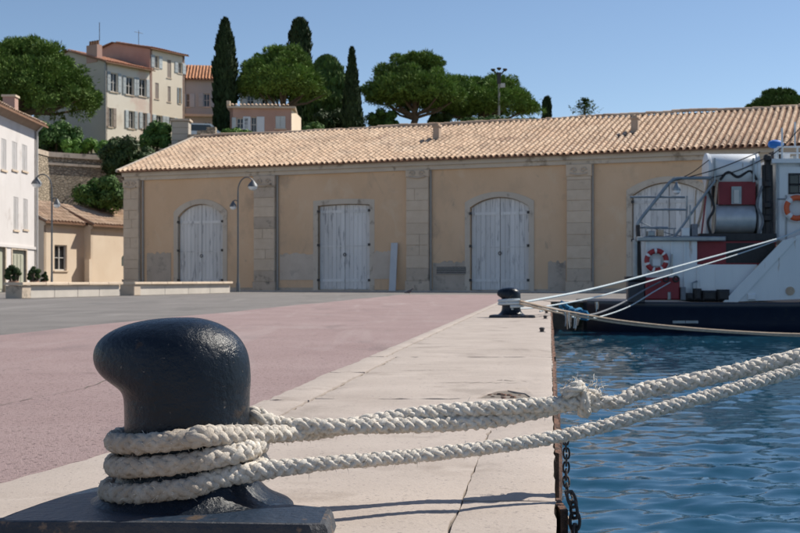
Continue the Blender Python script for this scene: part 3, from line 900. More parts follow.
# frayed whipping of the knot
fr = MB()
for k in range(90):
    a = R.uniform(0, 6.28); b = kc + Vector((R.uniform(-.05, .05), R.uniform(-.045, .045), R.uniform(.0, .05)))
    d = Vector((R.gauss(0, .5), R.gauss(0, .5), R.uniform(.2, 1))).normalized() * R.uniform(.012, .035)
    fr.tube([b, b + d * .6, b + d + Vector((R.uniform(-.008, .008), 0, -.004))], [.0012, .001, .0005], 3)
tag(fr.build('frayed_ends', M_ROPE, upr), kind='stuff')

# thin lines at the far bollard
def line(name, label, pts, r, m, n=40, seg=6, sag=None, cat='rope', group=None):
    P, Ln = spline([tuple(p) + (0, 0) for p in pts], n)
    t = tag(MB().tube([tuple(p[:3]) for p in P], r, seg).build(name, m, None, True), label, cat, group)
    return t
a5 = at
line('mooring_line', 'taut pale blue line from the far bollard up to the boat wheelhouse', [a5(507, 303, 16.82), a5(530, 301, 17.6), a5(600, 287, 20.5), a5(690, 263, 24), a5(778, 238.5, 26.7), a5(800, 229.5, 27.3)], .018, M_ROPEL)
line('mooring_line', 'second pale blue line sagging beneath the taut one from quay to boat', [a5(512, 309, 16.84), a5(545, 306.5, 18.2), a5(600, 296, 20.8), a5(640, 284, 22.8), a5(700, 266, 25.2), a5(740, 253.5, 26.6), a5(777, 240.5, 27.5)], .0135, M_ROPEL)
for k, (lb, dz) in enumerate((('upper tan line of the pair sagging low past the navy hull', 0), ('lower tan line of the pair sagging low past the navy hull', 2.6))):
    line('mooring_line', lb, [a5(520, 301 + dz, 16.83 - .0 * k), a5(553, 309 + dz, 17.2), a5(570, 312 + dz, 17.4), a5(620, 320.5 + dz, 17.8), a5(680, 327 + dz * .8, 18.1), a5(740, 331.5 + dz * .6, 18.4), a5(800, 334 + dz * .8, 18.8), a5(900, 335 + dz, 19.4)], .016, M_ROPET)
line('mooring_line', 'dark slack line drooping from the boat stern in front of the quay wall', [a5(666, 279, 27.5), a5(646, 289, 27.0), a5(622, 303, 26.0), a5(598, 313, 24), a5(580, 315, 21.5), a5(556, 309, 18.3), a5(540, 306, 17.3), a5(514, 304, 16.83)], .018, M_ROPEK)
line('mooring_line', 'thin grey slack line looping nearest the water beside the boat stern', [a5(676, 279, 27.5), a5(655, 291, 27.0), a5(630, 306, 26.2), a5(606, 315, 24.5), a5(585, 319, 22), a5(560, 313, 18.6), a5(552, 309, 17.8), a5(540, 311.4, 17.0)], .013, M_ROPEL)
# light blue turns of line round the far bollard's neck
ln = MB()
pts = []
for i in range(60):
    a = math.radians(-100 + i * 13); pts.append((BF.x + .172 * math.cos(a), BF.y + .172 * math.sin(a), .165 + .0016 * i))
tag(ln.tube(pts, .022, 6).build('mooring_line', M_ROPEL, None, True), 'pale blue line wound round the neck of the far bollard', 'rope')
# bundle of blue rope lying on the quay edge
bl = thing('rope_bundle', 'tangled bright blue rope heaped over the quay edge by the far bollard', 'rope', tuple(at(570, 307, 19.2)))
for k in range(5):
    pts = []
    for i in range(14):
        t = i / 13
        pts.append((-.16 + .46 * t + R.uniform(-.05, .05), R.uniform(-.1, .1), .05 + .05 * math.sin(t * 6 + k) - .17 * t + R.uniform(-.03, .03) - .03))
    P, _ = spline([p + (0, 0) for p in pts], 50)
    MB().tube([tuple(p[:3]) for p in P], .02, 5).build('coil', M_ROPEB, bl, True)
# weed-white frayed strands hanging off the lines
for nm, px0, Z0, y0, y1 in (('nearest the quay', 567, 17.35, 312, 329), ('in the middle', 572.5, 17.45, 312.5, 328), ('farthest from the quay', 578, 17.5, 313, 330), ('on the slack line near the boat stern', 597, 24, 302, 312)):
    t = thing('frayed_strands', 'pale frayed rope strands hanging over the water, ' + nm, 'rope', tuple(at(px0, y0, Z0)))
    for k in range(5):
        h = (y1 - y0) / FPX * Z0 * R.uniform(.55, 1.05); x = R.uniform(-.035, .035); y = R.uniform(-.03, .03)
        MB().tube([(x, y, 0), (x + R.uniform(-.02, .02), y, -h * .5), (x + R.uniform(-.02, .02), y, -h)], [.010, .009, .006], 5).build('strand', M_ROPET if k % 3 else M_ROPEL, t, True)

# ------------------------------------------------------------------ chain, pins and bracket on the quay edge
M_CHAIN = mat('rusty_chain', (.022, .020, .022), (.06, .045, .038), 30, .6, .6, 150, c3=(.16, .085, .05), s3=16, t3=.6)
def link_mesh(lw, lh, r):
    mb = MB(); pts = []
    n = 20
    for i in range(n + 1):
        a = 2 * math.pi * i / n
        x = lw * math.cos(a); z = lh * math.sin(a)
        z = math.copysign(min(abs(z) * 1.25, lh), z)
        pts.append((x, 0, z))
    v = []; sec = 7
    for i in range(n):
        p = Vector(pts[i]); t = (Vector(pts[(i + 1) % n]) - Vector(pts[i - 1])).normalized(); nx = Vector((0, 1, 0)); ny = t.cross(nx)
        for k in range(sec):
            b = 2 * math.pi * k / sec; v.append(p + (nx * math.cos(b) + ny * math.sin(b)) * r)
    f = [(i * sec + k, i * sec + (k + 1) % sec, ((i + 1) % n) * sec + (k + 1) % sec, ((i + 1) % n) * sec + k) for i in range(n) for k in range(sec)]
    mb.add(v, f)
    o = mb.build('chain_link', M_CHAIN, None, True); me = o.data; bpy.data.objects.remove(o)
    return me
def chain(label, pts, me, sp):
    t = thing('chain', label, 'chain', pts[0])
    P, Ln = spline([tuple(p) + (0, 0) for p in pts], 400)
    n = int(Ln / sp)
    for i in range(n):
        a = P[min(399, int(i * sp / Ln * 399))][:3]; b = P[min(399, int((i + 1) * sp / Ln * 399))][:3]
        d = Vector(b) - Vector(a)
        if d.length < 1e-6: continue
        o = link('chain_link', me, t)
        o.location = (Vector(a) + Vector(b)) / 2 - Vector(pts[0])
        qn = d.to_track_quat('Z', 'Y') @ Matrix.Rotation(math.radians(90 * (i % 2) + R.uniform(-14, 14)), 3, 'Z').to_quaternion()
        o.rotation_mode = 'QUATERNION'; o.rotation_quaternion = qn
lm = link_mesh(.0075, .013, .0026)
lm2 = link_mesh(.0115, .019, .0040)
chain('thin dark chain hanging down the quay wall from below the lower white rope', [tuple(at(565, 436, 3.02)), tuple(at(566.5, 455, 3.0)), tuple(at(566, 475, 2.98)), tuple(at(567.5, 492, 2.96)), tuple(at(571, 500, 2.95))], lm, .018)
chain('heavy rusty chain with large links hanging into the bottom edge of the picture', [tuple(at(570, 494, 2.90)), tuple(at(574, 508, 2.89)), tuple(at(575, 525, 2.88)), tuple(at(574, 560, 2.87)), tuple(at(573, 700, 2.86))], lm2, .0265)
br = thing('chain_bracket', 'rusty iron chain bracket with yellowed cord fixed under the quay edge', 'bracket', (q(2.95), 2.95, -.10))
mb = MB(); mb.box(.002, .020, -.07, .09, -.16, .085); mb.build('plate', M_RUST, br)
mb = MB(); mb.box(.020, .060, -.012, .012, -.05, -.03); mb.torus((.062, 0, -.045), .022, .006, 'y', 16, 6); mb.build('eye', M_RUST, br)
P, _ = spline([(.02, -.02, .07, 0, 0), (.034, -.035, .03, 0, 0), (.05, -.03, -.02, 0, 0), (.062, -.03, -.05, 0, 0), (.085, -.03, -.062, 0, 0)], 20)
MB().tube([tuple(p[:3]) for p in P], .004, 5).build('cord', M_ROPET, br, True)
mb = MB(); mb.box(.003, .03, -.42, -.30, -.3, -.05); mb.build('timber_block', M_RUST, br)
for nm, px0, py0 in (('closest to the camera', 542, 332.6), ('between the other two', 545.3, 319.2), ('beside the tan lines', 546.5, 313.6)):
    Z = FPX * CAM_H / (py0 - HZ)
    mb = MB(); mb.lathe([(.038, -.012), (.038, .008), (.022, .012), (.022, .032), (.03, .037), (.026, .05), (.01, .055)], (0, 0, 0), 10)
    tag(mb.build('mooring_pin', M_IRON, None, True, tuple(at(px0, py0, Z))), 'small rusty iron pin on the concrete quay edge, ' + nm, 'mooring pin', 'iron pins on the quay edge')

# ------------------------------------------------------------------ warehouse
WX = -.225 * 61.76
WF = Face((WX, 61.76), (1, -.40))
wh = WF.empty('warehouse', 'long low ochre harbour warehouse with terracotta tiled roof and pilasters', 'warehouse')
LEN, EAVE, DEP, RIDGE = 37.0, 6.0, 14.0, 8.62
doors = []   # (s0, s1, ztop, rise)
for a, b, top, rise in ((178, 223, 204, .62), (318, 370, 204, .06), (470, 529, 197, .45), (632, 706, 182, .55)):
    s0, s1 = WF.st(a), WF.st(b); z = WF.st((a + b) / 2, top)[1]
    doors.append((s0, s1, z, rise))
mb = MB()
wall_mesh(mb, 0, LEN, 0, EAVE, [(a, b, 0, z, r) for a, b, z, r in doors], .32)
mb.build('front_wall', M_OCHRE, wh)
mb = MB()
mb.prismx([(.0, 0), (DEP, 0), (DEP, EAVE), (DEP / 2, RIDGE - .12), (.0, EAVE)], LEN - .25, LEN)
mb.prismx([(.0, 0), (DEP, 0), (DEP, EAVE), (DEP / 2, RIDGE - .12), (.0, EAVE)], .0, .25)
mb.box(.25, LEN - .25, DEP - .25, DEP, 0, EAVE)
mb.box(.25, LEN - .25, .34, .5, 0, EAVE)     # dark inner lining behind the doors
mb.build('end_and_rear_walls', M_OCHRE, wh)
# wall joint line between bays: a slightly proud plaster field right of the second door
s0, s1 = WF.st(371), WF.st(408)
MB().box(s0, s1, -.028, .01, .08, WF.st(390, 168)[1]).build('plaster_field', M_OCHRE, wh)
# cornice in two steps
MB().box(-.25, LEN + .25, -.16, .02, EAVE - .36, EAVE - .17).build('lower_cornice', M_CORN, wh)
MB().box(-.3, LEN + .3, -.30, .02, EAVE - .168, EAVE + .03).build('upper_cornice', M_CORN, wh)
# plinth of damp plaster
px_edges = [141, 177, 224, 256, 278, 317, 371, 408, 431, 469, 530, 568, 592, 631, 707, 820]
for a, b in zip(px_edges[0::2], px_edges[1::2]):
    MB().box(WF.st(a) + .02, WF.st(b) - .02, -.018, .01, 0, R.uniform(.10, .2)).build('plinth', M_PATCHD, wh)
# repaired plaster patches
def patch(x0, x1, y0, y1, m, d=.022):
    (a, zt), (b, zb) = WF.st(x0, y0), WF.st(x1, y1)
    n = 14; top = [(a + (b - a) * i / n, zt + R.uniform(-.07, .07)) for i in range(n + 1)]
    poly = [(a, max(zb, .02)), (b, max(zb, .02))] + [(x, z) for x, z in reversed(top)]
    MB().prism(poly, -d, .01).build('plaster_patch', m, wh)
patch(280, 314, 254, 280, M_PATCH); patch(147, 171, 253, 284, M_PATCHD); patch(373, 397, 252, 279, M_PATCH, .05); patch(433, 466, 262, 289, M_PATCHD); patch(548, 566, 262, 290, M_PATCHD, .012)
(a, zt), (b, zb) = WF.st(437, 267), WF.st(466, 274)
v = MB().box(a, b, -.06, .0, zb, zt).build('vent_slot', M_IRON, wh)
for k in range(4): MB().box(a, b, -.085, -.06, zb + (zt - zb) * (k + .15) / 4, zb + (zt - zb) * (k + .55) / 4).build('louvre', M_PIPE, v)

# pilasters of stone blocks with a carved console
def pilaster(p0, p1, stained):
    s0, s1 = WF.st(p0), WF.st(p1); w = s1 - s0
    core = MB().box(s0 + .03, s1 - .03, -.20, .02, 0, EAVE - .37).build('pilaster', M_STONED, wh)
    z = 0.0; k = 0
    while z < EAVE - .95:
        h = min(R.uniform(.44, .60), EAVE - .38 - z)
        if EAVE - .9 - z < .3: h = EAVE - .9 - z
        e = .05 if z < .3 else 0.0
        m = M_STONED if (stained and z > 2.7 and R.random() < .8) or z < .5 else M_STONE
        d = R.uniform(-.012, .012)
        if R.random() < .2:
            c = s0 + w * R.uniform(.35, .65)
            for a, b in ((s0 - e, c - .006), (c + .006, s1 + e)):
                MB().cbox(a, b, -.24 - e + d, -.02, z + .003, z + h - .003, .012).build('stone_block', m, core)
        else:
            MB().cbox(s0 - e, s1 + e, -.24 - e + d, -.02, z + .003, z + h - .003, .012).build('stone_block', m, core)
        z += h; k += 1
    # capital: slab with a scrolled bracket
    MB().cbox(s0 - .03, s1 + .03, -.27, -.02, z + .006, EAVE - .365, .02).build('capital', M_STONED if stained else M_STONE, core)
    c = (s0 + s1) / 2; zc = (z + EAVE - .37) / 2
    mb = MB()
    for sg in (-1, 1):
        pts = []
        for i in range(22):
            a = i / 21 * 4.2 * math.pi / 2; r = .15 * (1 - i / 26)
            pts.append((c + sg * (w * .22 + r * math.cos(a) - .03), -.29, zc + r * math.sin(a) * .9))
        mb.tube(pts, .035, 6)
    mb.tube([(c - w * .36, -.29, zc - .14), (c, -.30, zc - .20), (c + w * .36, -.29, zc - .14)], .05, 6)
    mb.build('carved_scroll', M_STONED, core, True)
for p0, p1, st_ in ((126, 141, False), (256, 276.5, True), (408, 430, False), (568, 592, False), (742, 768, False)):
    pilaster(p0, p1, st_)
for px in (143.5, 278, 431.2, 593):
    s = WF.st(px); MB().tube([(s, -.07, .05), (s, -.07, EAVE - .38)], .05, 8).build('downpipe', M_PIPE, wh, True)

# doors: two leaves of planks, straps, stone surround
for di, (s0, s1, zt, rise) in enumerate(doors):
    c, h = (s0 + s1) / 2, (s1 - s0) / 2
    rr = (h * h + rise * rise) / (2 * rise)
    topf = lambda x, c=c, h=h, rr=rr, zt=zt: zt - rr + math.sqrt(max(0, rr * rr - (x - c) ** 2))
    # surround
    w = .24; n = 16; inner = [(s0, 0)] + [(s0 + (s1 - s0) * i / n, topf(s0 + (s1 - s0) * i / n)) for i in range(n + 1)] + [(s1, 0)]
    def outp(x, z, i):
        if i == 0: return (s0 - w, 0)
        if i == len(inner) - 1: return (s1 + w, 0)
        t = (i - 1) / n; return (s0 - w + (s1 - s0 + 2 * w) * t, z + w)
    outer = [outp(x, z, i) for i, (x, z) in enumerate(inner)]
    mb = MB(); N = len(inner)
    v = [(x, -.035, z) for x, z in inner] + [(x, -.035, z) for x, z in outer] + [(x, .12, z) for x, z in inner] + [(x, .004, z) for x, z in outer]
    f = []
    for i in range(N - 1):
        f += [(i, i + 1, N + i + 1, N + i), (i, 2 * N + i, 2 * N + i + 1, i + 1), (N + i, N + i + 1, 3 * N + i + 1, 3 * N + i)]
    mb.add(v, f); mb.build('door_surround', M_CORN, wh)
    # threshold stone
    MB().box(s0 - .1, s1 + .1, -.12, .1, -.01, .06).build('threshold', M_STONED, wh)
    npl = 6
    for leaf in (0, 1):
        a = s0 + .03 if leaf == 0 else c + .012; b = c - .012 if leaf == 0 else s1 - .03
        back = MB().prism([(a, .07), (b, .07), (b, topf(b) - .03), (a, topf(a) - .03)] if rise < .3 else [(a, .07), (b, .07)] + [(b + (a - b) * i / 6, topf(b + (a - b) * i / 6) - .03) for i in range(7)], .19, .24).build('door_leaf', M_DOOR, wh)
        for k in range(npl):
            x0 = a + (b - a) * k / npl + .006; x1 = a + (b - a) * (k + 1) / npl - .006; d = R.uniform(-.006, .008)
            MB().prism([(x0, .075 + R.uniform(0, .05)), (x1, .075 + R.uniform(0, .05)), (x1, topf(x1) - .035), (x0, topf(x0) - .035)], .155 + d, .19).build('plank', M_DOOR, back)
        for zz in (.45, zt - rise - .35, (zt - rise) * .52):
            MB().box(a + .02, b - .02, .128, .156, zz, zz + .13 if zz < 1 or zz > 3 else zz + .05).build('rail', M_DOOR, back)
            xh = a if leaf == 0 else b
            MB().box(xh - .06, xh + .06, -.05, .0, zz + .02, zz + .14).build('hinge', M_IRON, back)
    MB().torus((c, .1, 1.55 + .2), .07, .018, 'y', 12, 6).build('ring_handle', M_IRON, wh, True)

# roof
EY, EZ, RY, RZ = -.52, EAVE + .06, DEP / 2, RIDGE
rf = MB()
rf.prismx([(EY, EZ - .05), (RY, RZ - .05), (DEP + .5, EZ - .05), (DEP + .5, EZ), (RY, RZ), (EY, EZ)], -.42, LEN + .42)
roof = rf.build('roof', M_TILEB, wh)
o = tile_roof('tile_rows', roof, -.42, LEN + .42, EY, EZ, RY, RZ, M_TILE, skip_first=True); tag(o, kind='stuff')
o = tile_roof('rear_tile_rows', roof, -.42, LEN + .42, DEP + .5, EZ, RY, RZ, M_TILE, sp=.28, ex=.8, seg=4); tag(o, kind='stuff')
# eave row: one object for each tile
ln_ = math.hypot(RY - EY, RZ - EZ); ty, tz = (RY - EY) / ln_, (RZ - EZ) / ln_
ang = np.linspace(0, math.pi, 7); me = None
et = MB(); A = []; 
for w, rr, hh in ((-.06, .095, .04), (.40, .078, .015)):
    for th in (1.0, .86):
        for a in ang: A.append((-rr * th * math.cos(a), ty * w - tz * (hh + rr * th * math.sin(a)), tz * w + ty * (hh + rr * th * math.sin(a))))
n = 7; f = []
for k in range(6):
    f += [(k, k + 1, 2 * n + k + 1, 2 * n + k), (n + k, 3 * n + k, 3 * n + k + 1, n + k + 1), (k, n + k, n + k + 1, k + 1)]
et.add(A, f); o = et.build('eave_tile', M_TILE, roof); et_me = o.data; bpy.data.objects.remove(o)
nc = int((LEN + .84) / .28)
for i in range(nc):
    sx_ = -.42 + .28 * (i + .5)
    o = link('eave_tile', et_me, roof, (sx_ + R.gauss(0, .01), EY + R.gauss(0, .02), EZ + .018 * math.sin(sx_ * .47) + .012 * math.sin(sx_ * 1.31)))
    o.rotation_euler = (0, 0, R.gauss(0, .03))
# ridge caps
rq = []; T = []
x = -.45
while x < LEN + .45:
    L2 = .42; t = R.random(); r0 = .13; dz = R.gauss(0, .012) + .03 * math.sin(x * .5 + 1) + .02 * math.sin(x * 1.2)
    aa = np.linspace(-.3, math.pi + .3, 8)
    for k in range(7):
        def P(xx, a, r): return (xx, RY - r * math.cos(a), RZ + .05 + dz + r * math.sin(a) * .95)
        rq.append((P(x, aa[k], r0), P(x, aa[k + 1], r0), P(x + L2 * 1.1, aa[k + 1], r0 * .88), P(x + L2 * 1.1, aa[k], r0 * .88))); T.append(t)
    x += L2
tag(link('ridge_tiles', quads_mesh('ridge_tiles', np.array(rq), M_TILE, T), roof), kind='stuff')
# verge of mortar along the left gable
MB().prismx([(EY, EZ + .0), (RY, RZ + .0), (RY, RZ + .13), (EY, EZ + .12)], -.52, -.40).build('verge', M_CORN, roof)
# chimneys on the roof
M_CHIM = mat('chimney_render', (.40, .30, .22), (.50, .38, .29), 3, .9)
for px, t in ((437, 3.65), (635, 3.2)):
    s = WF.st(px, None, t); z = EZ + (t - EY) * (RZ - EZ) / (RY - EY)
    ch = MB().box(s - .16, s + .16, t - .16, t + .16, z - .2, z + .62).build('chimney', M_CHIM, roof)
    MB().box(s - .2, s + .2, t - .2, t + .2, z + .62, z + .68).build('cap', M_CHIM, ch)
    MB().box(s - .12, s + .12, t - .12, t + .12, z + .68, z + .80).build('flue', M_TILE, ch)
# pavement along the facade
pv = MB().box(-2, LEN + 4, -1.5, -.0, -.05, .035).build('pavement', M_PAVE); pv.location = (WX, 61.76, 0); pv.rotation_euler = (0, 0, WF.rz); tag(pv, kind='structure')
# white board leaning by the second door
a, z = WF.st(392.5, 243); b = WF.st(399)
mb = MB(); mb.add([(a, -.45, .04), (b, -.45, .04), (b, -.18, z), (a, -.18, z), (a, -.41, .04), (b, -.41, .04), (b, -.14, z), (a, -.14, z)], [(0, 1, 2, 3), (4, 5, 6, 7), (0, 1, 5, 4), (1, 2, 6, 5), (2, 3, 7, 6), (3, 0, 4, 7)])
o = mb.build('leaning_board', mat('white_board', (.50, .53, .56), (.58, .6, .62), 2, .7)); o.location = (WX, 61.76, 0); o.rotation_euler = (0, 0, WF.rz)
tag(o, 'tall narrow whitish board leaning on the warehouse wall between door and pilaster', 'board')

# ------------------------------------------------------------------ houses
def window(parent, F, x0, x1, y0, y1, shutters=None, glass=True, sh_w=None, depth=.16, bars=True, closed=False):
    """window seen between two pixel columns and rows on face F; returns its opening"""
    (a, zt), (b, zb) = F.st(x0, y0), F.st(x1, y1)
    zb = F.st((x0 + x1) / 2, y1)[1]; zt = F.st((x0 + x1) / 2, y0)[1]
    return (a, b, zb, zt, 0.0)
def fit_window(parent, op, m_sh=None, sw=None, closed=False, sill=True, depth=.16):
    a, b, z0, z1, _ = op
    w = b - a; fr = min(.07, w * .12)
    mb = MB(); y0, y1 = depth - .07, depth
    mb.box(a, a + fr, y0, y1, z0, z1); mb.box(b - fr, b, y0, y1, z0, z1); mb.box(a + fr, b - fr, y0, y1, z1 - fr, z1); mb.box(a + fr, b - fr, y0, y1, z0, z0 + fr)
    mb.box((a + b) / 2 - fr * .4, (a + b) / 2 + fr * .4, y0 + .01, y1, z0 + fr, z1 - fr)
    mb.box(a + fr, b - fr, y0 + .015, y1, (z0 + z1) / 2 - .02, (z0 + z1) / 2 + .02)
    wd = mb.build('window', M_FRAME, parent)
    MB().box(a, b, depth + .004, depth + .02, z0, z1).build('pane', M_GLASS, wd)
    if sill: MB().box(a - .08, b + .08, -.06, depth - .075, z0 - .08, z0 - .003).build('sill', M_STONE, wd)
    if m_sh:
        sw = sw or w / 2
        if closed:
            for q0, q1 in ((a + .01, (a + b) / 2 - .01), ((a + b) / 2 + .01, b - .01)):
                MB().box(q0, q1, .01, .05, z0 + .01, z1 - .01).build('shutter', m_sh, wd)
        else:
            for q0, q1 in ((a - sw - .02, a - .02), (b + .02, b + sw + .02)):
                mb = MB(); mb.box(q0, q1, -.055, -.012, z0 - .02, z1 + .02)
                for k in range(3): mb.box(q0 + .03, q1 - .03, -.07, -.055, z0 + (z1 - z0) * (k + .08) / 3, z0 + (z1 - z0) * (k + .9) / 3)
                mb.build('shutter', m_sh, wd)
    return wd
def gable_roof(parent, x0, x1, D, ze, zr, m_tile, over=.35, rows=True, y0=0.0, sp=.28):
    ym = y0 + D / 2; k = (zr - ze) / (D / 2)
    mb = MB(); mb.prismx([(y0 - over, ze - over * k - .0), (ym, zr), (y0 + D + over, ze - over * k), (y0 + D + over, ze - over * k + .09), (ym, zr + .09), (y0 - over, ze - over * k + .09)], x0 - over * .6, x1 + over * .6)
    r = mb.build('roof', M_TILEB, parent)
    for nm, ye in (('tile_rows', y0 - over), ('rear_tile_rows', y0 + D + over)):
        o = tile_roof(nm, r, x0 - over * .6, x1 + over * .6, ye, ze - over * k + .09, ym, zr + .09, m_tile, sp=sp, ex=.5, seg=4); tag(o, kind='stuff')
    return r

# white house on the left edge
F = Face((-17.04, 44.0), (-.02, 1))
H = F.empty('white_house', 'bright white rendered house with narrow grey shutters at the left edge', 'house')
LN, EV = 13.05, 7.95
ops = []; kinds = []
for x0, x1, y0, y1 in ((1.2, 6.2, 139, 170), (12.0, 17, 142, 170), (22.0, 27, 145, 171), (13.5, 18.2, 197, 230), (23.2, 27.6, 199, 229.5)):
    ops.append(window(H, F, x0, x1, y0, y1)); kinds.append('w')
for x0, x1 in ((-30, -24), (-16, -10)):
    ops.append(window(H, F, x0, x1, 190, 228)); kinds.append('w')
    ops.append(window(H, F, x0, x1, 128, 164)); kinds.append('w')
dop = window(H, F, 12, 26, 250, 290); dop = (dop[0], dop[1], 0.0, dop[3], 0); ops.append(dop)
d2 = window(H, F, -12, 5, 247, 290); d2 = (d2[0], d2[1], 0.0, d2[3], 0); ops.append(d2)
mb = MB(); wall_mesh(mb, 0, LN, 0, EV, ops, .22); mb.build('wall', M_WHITEW, H)
mb = MB(); mb.prismx([(.0, 0), (9, 0), (9, EV), (4.5, EV + 1.9), (.0, EV)], LN - .3, LN); mb.prismx([(.0, 0), (9, 0), (9, EV), (4.5, EV + 1.9), (.0, EV)], 0, .3); mb.box(.3, LN - .3, .24, .4, 0, EV); mb.box(.3, LN - .3, 8.7, 9, 0, EV)
mb.build('end_walls', M_WHITEW, H)
M_GSH = mat('grey_shutter', (.40, .38, .37), (.48, .46, .45), 3, .7, tint=.1)
for op, k in zip(ops, kinds): fit_window(H, op, M_GSH, closed=True, depth=.2)
M_GDOOR = mat('sage_door', (.36, .36, .28), (.42, .42, .33), 3, .7)
for op in (dop, d2):
    d = MB().box(op[0] + .02, op[1] - .02, .12, .2, .02, op[3] - .02).build('door', M_GDOOR, H)
    for k in range(4): MB().box(op[0] + (op[1] - op[0]) * (k + .1) / 4, op[0] + (op[1] - op[0]) * (k + .9) / 4, .095, .12, .15, op[3] - .2).build('panel', M_GDOOR, d)
    fr = MB(); fr.box(op[0] - .14, op[0], -.03, .1, 0, op[3] + .14); fr.box(op[1], op[1] + .14, -.03, .1, 0, op[3] + .14); fr.box(op[0], op[1], -.03, .1, op[3], op[3] + .14)
    fr.build('door_frame', M_STONED, H)
MB().box(0, LN, -.06, .0, F.st(20, 247)[1] - .06, F.st(20, 247)[1] + .06).build('string_course', M_WHITEW, H)
MB().prismx([(-.42, EV - .02), (.0, EV - .34), (.0, EV - .02)], -.1, LN + .1).build('eaves_soffit', mat('eaves_shade_brown', (.30, .22, .17), (.36, .27, .21), 3, .9), H)  # brown colour paints the shading under the eave overhang
gable_roof(H, 0, LN, 9, EV + .02, EV + 1.75, M_TILE, .5)
s = F.st(36) - .12; MB().tube([(s, -.09, .1), (s, -.09, EV - .4), (s, -.35, EV - .12)], .05, 8).build('downpipe', M_FRAME, H, True)
s = F.st(10.5, None, 2.2)
c = MB().box(s - .3, s + .3, 1.9, 2.5, EV + .4, EV + 1.75).build('chimney', M_SALMON, H); MB().box(s - .36, s + .36, 1.84, 2.56, EV + 1.75, EV + 1.85).build('cap', M_STONE, c)

# low peach house between the white house and the warehouse
F = Face((-19.88, 67.0), (.45, 1)); AX = F
H = F.empty('low_house', 'low peach rendered outbuilding with tiled roof below the rubble stone wall', 'house')
sm = F.st(83.80); se = F.st(126) + 3
w1 = window(H, F, 54.5, 67, 245, 270.5)
mb = MB(); wall_mesh(mb, 0, sm, 0, 3.80, [w1], .2); mb.prismx([(.0, 0), (5, 0), (5, 3.80), (2.5, 4.70), (0, 3.80)], 0, .2); mb.box(.2, sm, .25, .4, 0, 3.80); mb.box(.2, se, 4.8, 5, 0, 3.80)
mb.build('wall', M_ANNEX, H); fit_window(H, w1, None, depth=.18)
o2 = F.st(121.5, 253.80, -.5); o3 = F.st(131, 266, -.5); w2 = (o2[0], o3[0], F.st(125, 266, -.5)[1], o2[1], .25)
mb = MB(); wall_mesh(mb, sm, se, 0, 3.72, [w2], .2, -.5); mb.prismx([(-.5, 0), (5, 0), (5, 3.72), (2.2, 4.70), (-.5, 3.72)], sm + .001, sm + .2); mb.box(sm + .2, se, -.25, -.1, 0, 3.72)
mb.build('side_wing_wall', M_ANNEX, H)
MB().box(w2[0], w2[1], -.35, -.31, w2[2], w2[3]).build('window', M_GLASS, H)
MB().box(sm - .28, sm + .02, -.62, -.3, 0, 1.75).build('buttress', M_ANNEX, H)
gable_roof(H, 0, sm - .1, 5, 3.85, 5.05, M_TILE, .3)
gable_roof(H, sm + .05, se, 5.4, 3.80, 5.0, M_TILE, .3, y0=-.5)
MB().box(-.0, sm - .02, -.1, -.001, 3.6, 3.80).build('eaves_band', M_STONE, H)
MB().box(sm, se, -.62, -.501, 3.5, 3.72).build('eaves_band', M_STONE, H)

# big cream house on the hill
HB = 11.6
F = Face((-24.1, 98.0), (.70, 1), HB)
H = F.empty('hillside_house', 'tall cream three storey house with open shutters on the hilltop', 'house')
sA = F.st(149.8); sE = F.st(184.5)
eA = F.st(105, 62)[1]; eB = F.st(150, 49)[1]
opsA = [window(H, F, *r) for r in ((110.5, 117.5, 73, 92), (126, 133.5, 77, 95), (139, 146, 79, 96.5), (108.5, 112.5, 108, 127), (128.5, 134, 111, 128.5), (142.5, 146.5, 113, 129))]
opsB = [window(H, F, *r) for r in ((154.5, 158.5, 56, 68), (167, 171, 60, 78), (178, 182, 63, 73.5), (155, 158.5, 83, 99), (167.5, 170.5, 86.5, 102), (178.5, 180.5, 88, 103.5), (156, 162, 115.5, 128), (169, 174, 117.5, 130))]
mb = MB(); wall_mesh(mb, 0, sA, -1.5, eA, opsA, .2); mb.build('wall', M_CREAM, H)
mb = MB(); wall_mesh(mb, sA, sE, -1.5, eB, opsB, .2, -.02); mb.build('tall_wing_wall', M_CREAM2, H)
D1, D2 = 9.0, 9.0
mb = MB(); mb.prismx([(.0, -1.5), (D1, -1.5), (D1, eA), (D1 / 2, eA + 1.35), (0, eA)], 0, .25); mb.box(.25, sA, .3, .5, -1.5, eA); mb.box(0.25, sE, D1 - .2, D1, -1.5, eA)
mb.build('end_wall', M_GREYW, H)
mb = MB(); mb.prismx([(-.02, -1.5), (D2, -1.5), (D2, eB), (D2 * .5, eB + 1.0), (-.02, eB)], sA + .001, sA + .25)
mb.prismx([(-.02, -1.5), (D2, -1.5), (D2, eB), (D2 * .5, eB + 1.0), (-.02, eB)], sE - .25, sE); mb.box(sA + .25, sE - .25, .3, .5, -1.5, eB)
mb.build('tall_wing_end_wall', M_SALMON, H)
for i, op in enumerate(opsA): fit_window(H, op, M_SHUT if i not in (3,) else M_SHUTB, sw=.36)
for i, op in enumerate(opsB): fit_window(H, op, M_SHUT if i not in (1, 3, 4) else M_SHUTB, sw=.4 if i in (0, 2, 6, 7) else None, closed=i in (1, 3, 4))
gable_roof(H, 0, sA - .05, D1, eA + .02, eA + 1.35, M_ROOFR, .45)
gable_roof(H, sA, sE, D2, eB + .02, eB + 1.0, M_ROOFR, .35)
(cs, cz) = F.st(99.5, 41, 3.2)
ch = MB().box(-.05, .5, .9, 2.2, eA + .1, eA + 1.55).build('chimney', M_SALMON, H)
for k in range(4): MB().lathe([(.12, 0), (.10, .35), (.12, .37)], (.22, 1.1 + .3 * k, eA + 1.55), 8).build('chimney_pot', M_TILEB, ch, True)
